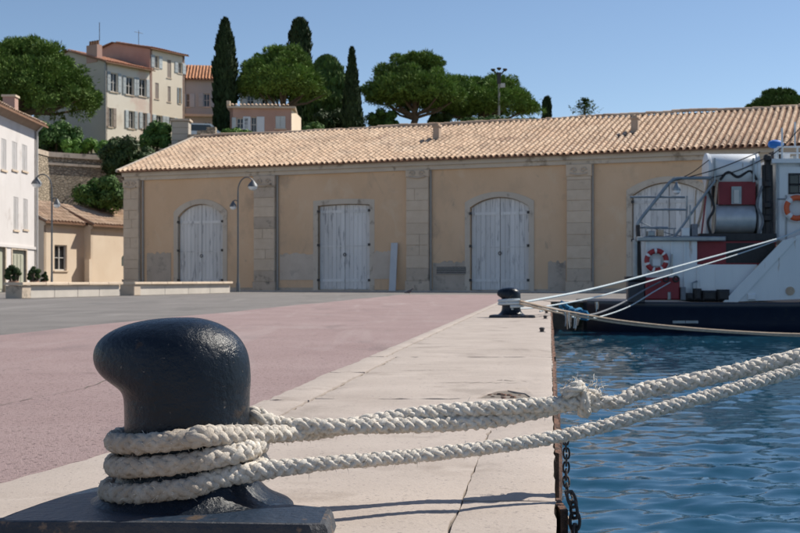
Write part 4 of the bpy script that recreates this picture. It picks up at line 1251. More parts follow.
MB().tube([(.3, 1.0, eA + 1.9), (.3, 1.0, eA + 3.4)], .03, 5).build('antenna', M_IRON, ch)
ch = MB().box(-.1, .6, 7.6, 8.3, eA + .1, eA + 2.0).build('chimney', M_FRAME, H); MB().box(-.18, .68, 7.5, 8.4, eA + 2.0, eA + 2.12).build('cap', M_STONE, ch)
MB().tube([(-.06, -.12, -1), (-.06, -.12, eA - .1)], .07, 6).build('downpipe', M_PIPE, H, True)
an = MB(); an.tube([(sE - 1.2, D2 / 2, eB + .8), (sE - 1.2, D2 / 2, eB + 2.6)], .025, 5); an.tube([(sE - 1.7, D2 / 2, eB + 2.4), (sE - .7, D2 / 2, eB + 2.4)], .02, 5); an.build('antenna', M_IRON, H)

# grey house with an orange roof behind the cypress
F = Face((at(184, 100, 112).x, 112.0), (1, .12), 12.4)
H = F.empty('grey_house', 'grey house with bright orange tiled roof partly behind the tall cypress', 'house')
ev = F.st(200, 79)[1]; se = F.st(232)
ops = [window(H, F, *r) for r in ((186.3, 189.5, 94, 107), (203.5, 210, 93.5, 107), (204, 211, 122, 131))]
mb = MB(); wall_mesh(mb, 0, se, -2, ev, ops, .2); mb.box(0, .2, .0, 8, -2, ev); mb.box(se - .2, se, 0, 8, -2, ev); mb.box(.2, se - .2, .3, .45, -2, ev); mb.build('wall', M_TAUPE, H)
for i, op in enumerate(ops): fit_window(H, op, M_SHUT if i < 2 else None, sw=.45)
zb = F.st(200, 116)[1]; MB().box(-.05, se + .05, -.5, -.0, zb - .1, zb + .12).build('balcony_slab', M_STONE, H)
gable_roof(H, 0, se, 8, ev + .02, ev + 1.9, mat('orange_roof', (.56, .24, .11), (.62, .31, .17), 1.2, .9, tint=.15), .4, sp=.3)

# small salmon house just above the warehouse ridge
F = Face((at(230, 110, 86).x, 86.0), (1, .05), 9.0)
H = F.empty('salmon_house', 'small flat roofed salmon house with pale shutters above the warehouse ridge', 'house')
se = F.st(291.5); zt = F.st(260, 108.5)[1]
ops = [window(H, F, *r) for r in ((236.5, 244, 118, 129), (251, 256.5, 117, 132), (275.5, 285.5, 116, 128.5))]
mb = MB(); wall_mesh(mb, 0, se, -1, zt, ops, .15)
mb.build('wall', M_SALMON, H)
mb = MB(); mb.box(0, .2, .0, 5, -1, zt); mb.box(.2, se - .2, .25, .4, -1, zt); mb.box(.2, se, 4.8, 5, -1, zt); mb.build('rear_walls', M_SALMON, H)
mb = MB(); mb.add([(se, 0, -1), (se + .55, 4.2, -1), (se + .55, 4.2, zt - .1), (se, 0, zt)], [(0, 1, 2, 3)]); mb.add([(se - .2, .01, -1), (se + .35, 4.2, -1), (se + .35, 4.2, zt - .1), (se - .2, .01, zt)], [(0, 1, 2, 3)]); mb.build('sunlit_end_wall', M_ANNEX, H)  # paler render than the front: sunlight on this end put into the colour
fit_window(H, ops[0], M_SHUT, sw=.3); fit_window(H, ops[1], mat('pale_blue_shutter', (.60, .64, .68), (.66, .70, .74), 3, .7), sw=.55); fit_window(H, ops[2], M_SHUT, closed=True)
r = MB().box(-.2, se + .3, -.25, 5, zt, zt + .14).build('roof', M_STONED, H)
for i in range(int(se / .28) + 1):
    o = link('eave_tile', et_me, r, (-.1 + .28 * i, -.26, zt + .13)); o.scale = (1.2, .7, 1)
mb = MB().box(-.22, .02, -.27, .2, zt + .14, zt + .5).build('corner_post', M_STONE, r)
# cream turret house behind it
F = Face((at(240, 100, 104).x, 104.0), (1, .1), 11.5)
H = F.empty('cream_house', 'cream house half hidden beneath the round pine behind the salmon house', 'house')
se = F.st(275); zt = F.st(258, 84)[1]; ops = [window(H, F, 247, 254, 95, 106), window(H, F, 262, 268, 94, 105)]
mb = MB(); wall_mesh(mb, 0, se, -2, zt, ops, .15); mb.box(0, .2, 0, 5, -2, zt); mb.box(se - .2, se, 0, 5, -2, zt); mb.box(.2, se - .2, .25, .4, -2, zt); mb.build('wall', M_CREAM, H)
for op in ops: fit_window(H, op, M_FRAME, sw=.35)
gable_roof(H, 0, se, 5, zt, zt + 1.0, M_ROOFR, .3)
# stone pier left of the ridge
p = at(181.5, 137, 80)
pr = thing('stone_pier', 'square grey stone gate pier beside the bush above the warehouse gable', 'pier', (p.x, p.y, hill_z(p.x, 80) - .3))
z = 0
zt = at(181, 122, 80).z - hill_z(p.x, 80) + .3
k = 0
while z < zt - .05:
    MB().cbox(-.55 + R.uniform(-.02, .02), .55, -.5, .5, z, z + min(.42, zt - z) - .012, .015).build('stone_block', M_GREYW, pr); z += .42
MB().box(-.65, .65, -.6, .6, zt, zt + .14).build('cap', M_STONED, pr)
wl = thing('low_stone_wall', 'low rubble garden wall stepping down behind the warehouse gable', 'wall', (at(150, 150, 79).x, 79.2, 8.0))
for k in range(7):
    MB().box(k * .62, k * .62 + .6, -.3, .3, 0, .9 + .30 * k + R.uniform(-.1, .1)).build('wall_block', M_RUBBLE, wl)
# white post
p = at(189, 120, 84); tag(MB().box(-.07, .07, -.07, .07, 0, at(189, 120, 84).z - hill_z(p.x, 84) + .2).build('white_post', M_WHITEW, None, False, (p.x, 84, hill_z(p.x, 84) - .2)), 'thin white post beside the stone gate pier', 'post')

# ------------------------------------------------------------------ low walls, lamps, pots, pigeon
BF2 = Face((-10.9, 34.5), (.27, 1))
def bench(label, sa, sb):
    t = thing('low_wall', label, 'low wall', (BF2.P[0] + BF2.d[0] * sa, BF2.P[1] + BF2.d[1] * sa, 0), BF2.rz, 'long low walls on the harbour square')
    n = 4; L = sb - sa
    for k in range(n): MB().cbox(.5 + (L - .5) * k / n + .006, .5 + (L - .5) * (k + 1) / n - .006, .03, .43, 0, .375, .012).build('block', M_PAVE, t)
    MB().cbox(.0, .49, -.03, .50, 0, .375, .02).build('end_block', M_STONED, t)
    x = -.05
    while x < L:
        w = min(1.25, L + .04 - x); MB().cbox(x, x + w - .012, -.09, .54, .385, .47 + R.uniform(-.004, .004), .012).build('coping', M_STONE, t); x += 1.25
k = BF2.d[1]
bench('low stone wall nearer the white house, with potted shrubs behind', -.0, 5.9)
bench('low stone wall in front of the first arched warehouse door', 6.8, 15.2)

M_LAMP = mat('lamp_metal', (.10, .11, .12), (.14, .15, .16), 10, .5, metal=.3)
M_BULB = mat('frosted_globe', (.75, .78, .8), None, rough=.15)
def lamp(label, px, py, Z, rz):
    p = at(px, py, Z)
    t = thing('street_lamp', label, 'street lamp', (p.x, p.y, 0), rz, 'curved arm street lamps')
    mb = MB(); mb.lathe([(.09, 0), (.09, .35), (.055, .45), (.042, .9), (.036, 4.5)], (0, 0, 0), 10)
    mb.build('pole', M_LAMP, t, True)
    pts = [(.40 - .40 * math.cos(math.radians(a)), 0, 4.5 + .62 * math.sin(math.radians(a))) for a in range(0, 131, 13)]
    MB().tube(pts, .028, 7).build('arm', M_LAMP, t, True)
    e = pts[-1]
    h = MB().lathe([(.03, 0), (.07, -.05), (.20, -.20), (.24, -.30), (.22, -.30)], (e[0], 0, e[2] + .02), 14).build('lamp_shade', M_LAMP, t, True)
    MB().lathe([(.21, -.30), (.20, -.36), (.13, -.44), (.03, -.47)], (e[0], 0, e[2] + .02), 14).build('globe', M_BULB, h, True)
    pts = [(0, 0, 4.05), (-.12, 0, 4.10), (-.22, 0, 4.05)]
    MB().tube(pts, .025, 6).build('bracket', M_LAMP, t, True)
    h = MB().lathe([(.03, 0), (.06, -.05), (.14, -.18), (.16, -.26), (.15, -.26)], (-.22, 0, 4.06), 12).build('lamp_shade', M_LAMP, t, True)
    MB().lathe([(.145, -.26), (.14, -.32), (.08, -.38), (.02, -.4)], (-.22, 0, 4.06), 12).build('globe', M_BULB, h, True)
    return t
lamp('dark street lamp standing beside the first arched warehouse door', 238, 280, 53.5, 0)
lamp('dark street lamp in front of the low peach house', 51.8, 280, 52.0, math.pi)

# pigeon on the quay
p = at(409.5, 296, 40); M_PIG = mat('pigeon_feathers', (.05, .05, .055), (.12, .12, .13), 30, .7)
t = thing('pigeon', 'tiny dark pigeon standing on the road before the third pilaster', 'bird', (p.x, p.y, .004))
rings = [(-.17, .105, .012), (-.12, .115, .022), (-.06, .135, .048), (.0, .15, .062), (.05, .17, .055), (.075, .20, .036), (.085, .235, .028), (.10, .26, .03), (.125, .262, .02), (.14, .255, .005)]
v = []; f = []
for x, z, r in rings:
    for k in range(10):
        a = 2 * math.pi * k / 10; v.append((x, r * .85 * math.cos(a), z + r * math.sin(a)))
f = [(i * 10 + k, i * 10 + (k + 1) % 10, (i + 1) * 10 + (k + 1) % 10, (i + 1) * 10 + k) for i in range(len(rings) - 1) for k in range(10)]
mb = MB(); mb.add(v, f); mb.build('body', M_PIG, t, True)
for sy in (-.02, .02): MB().tube([(0, sy, .10), (.005, sy, .005), (.03, sy, .004)], .005, 5).build('leg', M_ROPET, t)

# ------------------------------------------------------------------ trees and shrubs
def tuft_quads(centers, normals, size, rg, flat=.6):
    n = len(centers)
    d = normals * 1.25 + rg.normal(0, .42, (n, 3)); d /= np.linalg.norm(d, axis=1)[:, None]
    a = np.cross(d, rg.normal(0, 1, (n, 3))); a /= np.linalg.norm(a, axis=1)[:, None] + 1e-9
    b = np.cross(d, a)
    s = size * rg.uniform(.5, 1.25, (n, 1))
    w = s * rg.uniform(.25, .6, (n, 1))
    # leaf-like pointed quads
    return np.stack([centers - a * s, centers - b * w + a * s * .1, centers + a * s, centers + b * w + a * s * .1], 1)

def needle_quads(centers, normals, size, rg):
    n = len(centers)
    a = normals + rg.normal(0, .38, (n, 3)) + np.array([0, 0, .25]); a /= np.linalg.norm(a, axis=1)[:, None]
    b = np.cross(a, rg.normal(0, 1, (n, 3))); b /= np.linalg.norm(b, axis=1)[:, None] + 1e-9
    s = size * rg.uniform(.6, 1.3, (n, 1)); w = size * rg.uniform(.16, .30, (n, 1))
    return np.stack([centers - a * s - b * w * .5, centers - a * s * .2 + b * w, centers + a * s, centers - b * w], 1)

def puffs_mesh(name, puffs, m, per, size, rg, parent, loc=None, under=.35, quad=None):
    P = []; T = []
    for c, r in puffs:
        r = np.array(r); n = int(per * (r[0] * r[2]) / np.mean([p[1][0] * p[1][2] for p in puffs]))
        d = rg.normal(0, 1, (n, 3)); d /= np.linalg.norm(d, axis=1)[:, None]
        keep = (d[:, 2] > -.45) | (rg.random(n) < under); d = d[keep]; n = len(d)
        rad = rg.uniform(.45, 1.0, (n, 1)) ** .45 * (1 + rg.normal(0, .07, (n, 1)))
        stray = rg.random((n, 1)) < .06
        rad = np.where(stray, rad * rg.uniform(1.05, 1.3, (n, 1)), rad)
        P.append((quad or tuft_quads)(np.array(c) + d * r * rad, d, size, rg)); T.append(np.full(n, rg.random()) * .6 + rg.random(n) * .4)
    me = quads_mesh(name, np.concatenate(P), m, np.concatenate(T))
    return link(name, me, parent, loc)

def stone_pine(label, px0, px1, py0, py1, Z, trunk_px=None, seed=0, m=None, per=230, npuff=95, size=.20, lean=0.0, low=.22, ground=None):
    """umbrella pine whose crown fills the pixel box at depth Z"""
    rg = np.random.default_rng(seed); rr = random.Random(seed)
    A, B = at(px0, py1, Z), at(px1, py0, Z)
    w = B.x - A.x; h = B.z - A.z; cx = (A.x + B.x) / 2
    gx = at(trunk_px, 0, Z).x if trunk_px else cx
    gz = hill_z(gx, Z) if ground is None else ground
    t = thing('pine_tree', label, 'tree', (gx, Z, gz - .2), 0, 'umbrella pines on the hill')
    ox = cx - gx; z0 = A.z - gz + .2
    puffs = []
    for i in range(npuff):
        a = rr.uniform(0, 6.283); r = math.sqrt(rr.random()) * .86
        dome = (1 - (r / .98) ** 2.3)
        lo = low + .12 * rr.random() - .1 * (1 - r)
        zz = lo + (dome - lo) * (rr.random() ** .45 if i % 4 else rr.random()) if dome > lo else lo
        pr = rr.uniform(.05, .10) * w * (1.0 if r < .6 else .85)
        zz = max(low * .4, min(zz, 1 - pr * .75 / h))
        if i % 6 == 0: r = min(1.0, r * 1.12 + .06); pr *= .6; zz = min(1.0, zz * 1.04)
        puffs.append(((ox + r * math.cos(a) * w / 2, r * math.sin(a) * w / 2 * .9, z0 + zz * h), (pr, pr, pr * .78)))
    for i in range(9):
        a = rr.uniform(0, 6.283); r = .0 if i == 0 else .46
        puffs.append(((ox + r * math.cos(i * .78) * w / 2, r * math.sin(i * .78) * w / 2, z0 + (.42 if i else .5) * h), (.21 * w, .21 * w, .25 * h)))
    puffs_mesh('crown', puffs, m or M_PINE, per, size, rg, t, under=.2, quad=needle_quads)
    # trunk and limbs
    zc = z0 + h * .12
    mb = MB(); r0 = .028 * w + .06
    mb.tube([(0, 0, -1.0), (ox * .2 + lean * .3, 0, zc * .4), (ox * .6 + lean, 0, zc * .8), (ox * .9, 0, zc + h * .15)], [r0 * 1.25, r0, r0 * .85, r0 * .55], 9)
    mb.build('trunk', M_BARK, t, True)
    for k in range(13):
        c, pr = puffs[(k * 7) % len(puffs)]
        b = Vector((ox * .6 + lean, 0, zc * (.72 + .2 * rr.random()))); e = Vector(c)
        mid = b.lerp(e, .55) + Vector((0, 0, -.06 * h))
        MB().tube([b, mid, e], [r0 * .45, r0 * .3, r0 * .12], 6).build('limb', M_BARK, t, True)
    return t

def cypress(label, pxc, py0, py1, wpx, Z, seed=0, n=5200, top=(.34, .5), m=None, grp='tall dark cypresses on the hill'):
    rg = np.random.default_rng(seed)
    A, B = at(pxc, py1, Z), at(pxc, py0, Z)
    gz = min(hill_z(A.x, Z), A.z); H = B.z - gz + .2; w = wpx / FPX * Z / 2
    t = thing('cypress_tree', label, 'tree', (A.x, Z, gz - .2), 0, grp)
    zz = rg.random(n)
    prof = np.minimum(1, (1 - zz) / top[0]) ** top[1] * np.minimum(1, .86 + zz / .4 * .14) * (1 + .06 * np.sin(zz * 31 + seed) + .05 * np.sin(zz * 67))
    th = rg.uniform(0, 6.283, n); rad = rg.uniform(.5, 1, n) ** .4
    lump = 1 + .07 * np.sin(th * 5 + zz * 17 + seed) + .05 * np.sin(th * 9 - zz * 29)
    C = np.stack([np.cos(th) * w * prof * rad * lump, np.sin(th) * w * prof * rad * lump, .35 + zz * (H - .35)], 1)
    N = np.stack([np.cos(th), np.sin(th), np.full(n, .9)], 1)
    d = N + rg.normal(0, .3, (n, 3)); up = np.stack([np.cos(th) * .25, np.sin(th) * .25, np.ones(n)], 1) + rg.normal(0, .22, (n, 3))
    up /= np.linalg.norm(up, axis=1)[:, None]; sd_ = np.cross(up, d); sd_ /= np.linalg.norm(sd_, axis=1)[:, None]
    s = rg.uniform(.16, .36, (n, 1)); wv = s * .38
    Q = np.stack([C - up * s, C - sd_ * wv, C + up * s, C + sd_ * wv], 1)
    link('crown', quads_mesh('crown', Q, m or M_CYP, rg.random(n)), t)
    MB().tube([(0, 0, -.8), (0, 0, H * .5), (0, 0, H * .93)], [w * .22, w * .14, .02], 7).build('trunk', M_BARK, t, True)
    return t

def shrub(label, px0, px1, py0, py1, Z, m, seed=0, per=260, npuff=16, size=.13, name='shrub', base=None, grp=None, depth=1.0, cat='shrub'):
    rg = np.random.default_rng(seed); rr = random.Random(seed)
    A, B = at(px0, py1, Z), at(px1, py0, Z); w = B.x - A.x; h = B.z - A.z; cx = (A.x + B.x) / 2
    bz_ = A.z if base is None else base
    t = thing(name, label, cat, (cx, Z, bz_), 0, grp)
    z0 = A.z - bz_
    puffs = []
    for i in range(npuff):
        x = rr.uniform(-.40, .40); zz = rr.uniform(.15, .80) * (1 - 1.2 * x * x); pr = rr.uniform(.13, .22) * min(w, h * 1.6)
        puffs.append(((x * w, rr.uniform(-.3, .3) * min(w, 3) * depth, z0 + zz * h), (pr * max(1, w / h / 3), pr, pr * .9)))
    puffs_mesh('foliage', puffs, m, per, size, rg, t, under=.5)
    mb = MB()
    for k in range(6):
        c = puffs[k * 2 % npuff][0]; mb.tube([(c[0] * .2, 0, -.1), (c[0] * .6, c[1] * .5, c[2] * .5), c], [.06, .045, .02], 5)
    mb.build('stems', M_BARK, t, True)
    return t

stone_pine('broad dark pine at the left edge beside the hillside house', -52, 102, 38, 117, 88, 4, 1, M_PINE, 430, 280, .16, low=.06)
stone_pine('round pine standing behind the salmon house and right of the tall cypress', 231, 329, 46, 110, 94, 290, 2, M_PINE, 430, 202, .16)
stone_pine('spreading pine with visible forked trunk above the middle of the roof', 359, 470, 53, 119, 98, 408, 3, M_PINE, 430, 202, .16, lean=.3)
stone_pine('lower pine whose crown slopes down right behind the tall pole', 420, 542, 75, 123, 104, 480, 4, M_PINE, 430, 181, .16)
cypress('broad dark conifer filling the gap between round pine and slim cypress', 327, 57, 132, 48, 103, 5, 12000, m=M_PINE2)
stone_pine('flat topped pine peeping over the roof ridge at the far right', 748, 812, 89, 116, 112, 782, 6, M_PINE2, 430, 121, .16)
cypress('tallest dark cypress standing left of the round pine', 225, 20, 134, 23, 92, 1, 6500)
cypress('cypress whose ragged top rises behind the round pine', 300, 19, 120, 22, 112, 2, 5200, top=(.12, .4))
cypress('slim cypress standing between two pines above the warehouse roof', 352, 49, 132, 20, 93, 3, 5200, top=(.6, .75))
cypress('short blunt cypress alone on the ridge near the tall pole', 547, 98, 130, 8.5, 112, 4, 1500, top=(.15, .4))
# small spiky conifer on the ridge
rg = np.random.default_rng(5); p = at(585, 118, 112)
t = thing('conifer_tree', 'small spiky conifer with upturned branches peeping over the warehouse ridge', 'tree', (p.x, 112, hill_z(p.x, 112) - .2))
H = at(585, 98, 112).z - hill_z(p.x, 112) + .2
MB().tube([(0, 0, -.5), (0, 0, H * .6), (0, 0, H)], [.16, .1, .02], 7).build('trunk', M_BARK, t, True)
Q = []
for lv in range(6):
    z = H * (.62 + .065 * lv)
    for k in range(7):
        a = 6.283 * k / 7 + lv * .6; L_ = (1.7 - .25 * lv) * rg.uniform(.75, 1.1)
        for i in range(26):
            u = rg.random(); c = np.array([math.cos(a) * L_ * u, math.sin(a) * L_ * u, z + .45 * L_ * u * u]) + rg.normal(0, .06, 3)
            Q.append(tuft_quads(c[None], np.array([[0, 0, 1.0]]), .15, rg)[0])
        
link('crown', quads_mesh('crown', np.array(Q), M_PINE2, rg.random(len(Q))), t)

# hedges and shrubs
shrub('bright green clipped hedge along the top of the stone wall', 60, 118, 138, 157, 79.0, M_LEAFB, 11, 420, 34, .12, 'hedge', cat='hedge')
shrub('leafy green bush beneath the broad dark pine', 34, 82, 117, 157, 79.6, M_LEAF, 12, 380, 26, .13)
shrub('grey green bush just behind the white house roof corner', 33, 52, 124, 154, 78.8, M_LEAFD, 13, 300, 16, .12)
shrub('dark tall bush spilling over the end of the stone wall', 103, 152, 132, 178, 76.0, M_LEAFD, 14, 420, 34, .13)
shrub('sunlit round bush in front of the hillside house', 137, 172, 119, 150, 80.5, M_LEAF, 15, 380, 24, .13)
shrub('bush with shaded base growing behind the low peach house roof', 80, 129, 176, 209, 73.5, M_LEAF, 16, 380, 28, .13)
shrub('low hedge in front of the salmon house windows', 206, 262, 129, 142, 82.5, M_LEAFB, 17, 260, 22, .12, 'hedge', cat='hedge')
shrub('low green bush right of the salmon house', 303, 328, 120, 140, 85, M_LEAF, 18, 260, 14, .13)
shrub('rounded bush on the ridge beneath the spreading pine', 366, 402, 109, 130, 97, M_LEAF, 19, 300, 16, .14)
shrub('rounded bush low between the spreading pine and the lower pine', 428, 452, 106, 130, 100, M_LEAFD, 20, 300, 14, .14)
shrub('wispy shrub line below the lower pine behind the roof ridge', 455, 545, 116, 128, 95, M_LEAF, 21, 240, 30, .13)
shrub('dark pine understorey below the slim cypress', 310, 366, 108, 136, 101, M_LEAFD, 22, 300, 22, .15)

# potted shrubs behind the first low wall
M_POT = mat('terracotta_pot', (.36, .19, .12), (.44, .25, .16), 5, .9)
for nm, a, b, y0, y1, Z in (('potted round shrub nearest the left edge behind the low wall', 6, 21, 263, 282, 43.0), ('potted round shrub in front of the white house corner', 28, 41, 264, 282, 43.5), ('smaller loose potted plant right of the two round shrubs', 41, 48, 270, 283, 44.0)):
    t = shrub(nm, a, b, y0, y1, Z, M_LEAFD, int(a), 500, 14, .045, 'potted_shrub', 0.0, 'potted shrubs by the white house')
    w = (b - a) / FPX * Z * .32
    MB().lathe([(w * .7, 0), (w, .42), (w * 1.08, .42), (w * 1.08, .5), (w * .9, .5), (w * .85, .42)], (0, 0, 0), 16).build('pot', M_POT, t, True)

# pole on the ridge
p = at(499, 118, 100); gz = hill_z(p.x, 100)
t = thing('floodlight_pole', 'tall thin pole with a cluster of lamps rising in front of the lower pine', 'pole', (p.x, 100, gz))
H = at(499, 69, 100).z - gz
MB().tube([(0, 0, -.3), (0, 0, H - .4)], [.12, .08], 8).build('mast', M_PIPE, t, True)
mb = MB(); mb.tube([(-.45, 0, H - .15), (0, 0, H - .6), (.45, 0, H - .12)], .07, 6); mb.box(-.16, .16, -.12, .12, H - 1.25, H - .3); mb.build('bracket', M_IRON, t)
for x, z in ((-.5, H - .1), (0, H), (.5, H - .08)):
    MB().lathe([(.05, 0), (.16, .08), (.2, .2), (.18, .22)], (x, 0, z - .12), 10).build('floodlight', M_IRON, t, True)
MB().box(.1, .5, -.1, .1, H - 1.55, H - 1.2).build('box', M_FRAME, t)

# pale parked car on the terrace behind the roof
p = at(202, 130, 86); gz = hill_z(p.x, 86)
t = thing('parked_car', 'pale car mostly hidden behind the roof ridge below the grey house', 'car', (p.x, 86, at(202, 124.5, 86).z - 1.5), math.radians(8))
M_CAR = mat('pale_car_paint', (.60, .66, .70), None, rough=.25)
mb = MB(); mb.prism([(-2.0, .3), (2.0, .3), (2.05, .75), (1.3, .92), (-1.6, .95), (-2.05, .8)], -.8, .8); mb.build('body', M_CAR, t)
mb = MB(); mb.prism([(-1.5, .9), (1.25, .9), (.65, 1.48), (-.95, 1.5)], -.7, .7); mb.build('cabin', M_CAR, t)
mb = MB(); mb.prism([(-1.25, .96), (1.0, .96), (.55, 1.38), (-.85, 1.4)], -.71, -.7); mb.build('side_window', M_GLASS, t)
for x in (-1.25, 1.25):
    for y in (-.75, .75):
        w = MB().lathe([(.2, -.09), (.3, -.09), (.32, -.05), (.32, .05), (.3, .09), (.2, .09)], (x, y, .31), 16, 'y').build('wheel', M_IRON, t, True)

# ------------------------------------------------------------------ boat
BZ = 27.4
B = Face((at(607, 300, BZ).x, BZ), (1, -.05))
boat = B.empty('work_boat', 'white and navy work boat with red deck gear moored at the cross quay', 'boat')
def bp(px, py, t=0.0):
    s, z = B.st(px, py, t); return (s, t, z)
M_NAVY = mat('navy_hull', (.006, .011, .028), (.010, .017, .036), 4, .32, .2, 12, c3=(.02, .025, .035), s3=3, t3=.6)
M_WHT = mat('boat_white', (.66, .69, .71), (.76, .78, .79), 2, .4, .15, 9, c3=(.36, .25, .18), s3=5.5, t3=.635, w3=.1, stretch=(1, 1, .16))
M_RED = mat('boat_red', (.20, .012, .022), (.26, .02, .03), 3, .5)
M_STEEL = mat('boat_steel', (.24, .27, .29), (.33, .36, .38), 5, .42, metal=.55)
M_STEELB = mat('brushed_drum', (.40, .42, .44), (.50, .52, .54), 5, .42, metal=.35)
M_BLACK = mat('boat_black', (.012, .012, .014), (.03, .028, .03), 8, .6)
M_RING = mat('orange_ring', (.62, .10, .03), (.68, .13, .04), 5, .5)
M_RINGR = mat('red_ring', (.30, .02, .025), (.36, .03, .03), 5, .5)
M_RINGW = mat('ring_white', (.72, .72, .72), None, rough=.5)
M_BLUE = mat('blue_cover', (.02, .16, .55), (.04, .22, .62), 5, .6)
BM = 4.6
# hull: stations along the length; near side bulges slightly
st_s = [-.35, 0, .35, .9, 2, 4, 8, 11, 13, 14.5, 15.8]
hb = [1.35, 1.75, 2.0, 2.15, 2.28, 2.3, 2.3, 2.2, 1.75, 1.0, .06]
zd = [0.05, .05, .05, .04, .03, .03, .1, .4, .7, .95, 1.2]
v = []; f = []
for s, b, z in zip(st_s, hb, zd):
    yc = 2.3
    lv = [(.45, -1.4), (.85, -1.1), (.96, -.72), (.985, -.45), (1.0, z - .14), (1.004, z - .12), (1.004, z - .03), (1.0, z)]
    ring = [(s + (0 if s > 0 else -.0), yc - b * k, zz) for k, zz in lv] + [(s, yc + b * k, zz) for k, zz in reversed(lv)]
    v += ring
n = 16
f = [(i * n + k, i * n + (k + 1) % n, (i + 1) * n + (k + 1) % n, (i + 1) * n + k) for i in range(len(st_s) - 1) for k in range(n)]
f += [tuple(range(n)), tuple(range((len(st_s) - 1) * n, len(st_s) * n))]
mb = MB(); mb.add(v, f); mb.build('hull', M_NAVY, boat, True)
MB().box(.9, 13, .5, 4.1, -.12, .03).build('deck', M_STEEL, boat)
def pbox(name, x0, x1, y0, y1, t0, t1, m, parent=boat, ch=0.0):
    (a, _, zt), (b, _, zb) = bp(x0, y0, t0), bp(x1, y1, t0)
    return MB().cbox(a, b, t0, t1, zb, zt, ch).build(name, m, parent)
# stern bulwark and bitt
pbox('stern_bulwark', 628, 645, 281, 303, .06, .36, M_NAVY, ch=.02)
pbox('stern_cap', 626.5, 646, 276.5, 281, .02, .40, M_BLACK, ch=.02)
a = bp(635, 262, .25); MB().tube([(a[0], .25, bp(635, 278, .25)[2]), (a[0], .25, bp(635, 240, .25)[2])], .06, 8).build('stern_post', M_STEEL, boat, True)
a = bp(640, 262, .3); MB().tube([(a[0], .3, bp(635, 278, .3)[2]), (a[0] - .05, .3, bp(635, 225, .3)[2])], .05, 8).build('stern_post', M_BLACK, boat, True)
# white side panel with stanchion ribs
w = pbox('side_panel', 645, 697, 241, 300.5, .22, .30, M_WHT)
for px in (646, 671, 684): pbox('rib', px, px + 1.6, 241.5, 300, .19, .22, M_WHT, w)
pbox('top_rail', 637, 726, 236.5, 241, .12, .42, M_STEEL, ch=.02)
pbox('red_locker', 645.5, 680, 277.5, 299.8, .03, .2, M_RED, ch=.03)
t0 = pbox('red_deck_house', 697, 776, 241.2, 264.5, .34, 3.6, M_RED)
pbox('dark_shading_slab', 726, 775, 243, 263, .335, .42, M_BLACK)  # black slab painting the dark shading on the red wall
# white bulwark with a raked leading edge
(x0, _, z0), (x1, _, z1), (x2, _, z2) = bp(728, 302, .05), bp(785, 240, .05), bp(733, 264, .05)
mb = MB(); mb.prism([(x0, z0), (14.2, z0 + .5), (14.2, 2.6), (x1 + 1.6, z1 + .75), (x1 + .6, z1 + .22), (x1, z1)], .05, .16); bw = mb.build('raked_bulwark', M_WHT, boat)
mb = MB(); mb.prism([(x0 - .12, z0), (x0 + .22, z0), (x1 + .25, z1 + .03), (x1 - .05, z1)], .01, .049); mb.build('bulwark_edge', M_WHT, bw)
a = bp(790, 291, .05); MB().lathe([(.10, -.02), (.10, .012), (.06, .02), (.05, .0)], (a[0], .045, a[2]), 16, 'y').build('hawse_hole', M_ROPET, bw, True)
mb = MB(); mb.prism([(bp(697, 300, .2)[0], bp(697, 300.5, .2)[2]), (bp(733, 300, .2)[0], bp(733, 300.5, .2)[2]), (bp(757, 264.5, .2)[0], bp(757, 264.5, .2)[2]), (bp(697, 264.5, .2)[0], bp(697, 264.5, .2)[2])], .18, .26); mb.build('low_bulwark', M_WHT, boat)
# black deck gear
for px0, px1, y0, y1 in ((686, 694, 293, 300.5), (694.5, 702, 288.5, 300.5), (703, 717, 290.5, 300.8), (718, 730, 289.5, 300.8)):
    pbox('deck_gear', px0, px1, y0, y1, -.02, .16, M_BLACK, ch=.05)
a = bp(692, 286, .1); MB().tube([(a[0], .1, bp(692, 298, .1)[2]), (a[0], .1, bp(692, 283, .1)[2]), (a[0] + .12, .1, bp(692, 281, .1)[2])], .025, 6).build('lever', M_STEEL, boat, True)
a = bp(672, 266, .15); MB().tube([(a[0], .12, bp(672, 275, .1)[2]), (a[0], .12, bp(672, 254, .1)[2])], .02, 6).build('rail_stay', M_STEEL, boat, True)
# scupper marks
for px in (679, 692):
    a = bp(px, 322, -.05); MB().box(a[0] - .14, a[0] + .14, -.05, .02, a[2] - .03, a[2] + .03).build('scupper', M_STEEL, boat)
# gantry of bent pipe, with rails
def pipe(name, pts, r, m=M_STEEL, t=.5, parent=boat):
    P, _ = spline([bp(px, py, t) + (0, 0) for px, py in pts], 30)
    return MB().tube([tuple(p[:3]) for p in P], r, 8).build(name, m, parent, True)
for t in (.35, 3.4):
    g = pipe('gantry_pipe', [(637.5, 239), (637.5, 226), (640, 220), (655, 201), (668, 184.5), (674, 179.5), (682, 178.2), (696, 178), (711, 178)], .038, M_STEEL, t)
    pipe('gantry_brace', [(673, 239), (684, 224), (700, 201), (715, 181)], .028, M_STEEL, t)
for y0, x0, x1 in ((197, 630, 685), (209.5, 648, 687), (227.5, 637, 668)):
    pipe('gantry_rail', [(x0, y0), ((x0 + x1) / 2, y0), (x1, y0 + .3)], .024, M_STEEL, .4)
a0, a1 = bp(674, 179.5, .35), bp(674, 179.5, 3.4)
MB().tube([a0, a1], .05, 8).build('gantry_cross_pipe', M_STEEL, boat, True)
a = bp(676.5, 188, .35); lp = MB().lathe([(.02, .14), (.04, .08), (.10, -.04), (.095, -.06)], (a[0], .35, a[2]), 12).build('work_lamp', M_STEEL, boat, True); MB().lathe([(.09, -.055), (.085, -.11), (.03, -.15)], (a[0], .35, a[2]), 12).build('globe', M_BULB, lp, True)
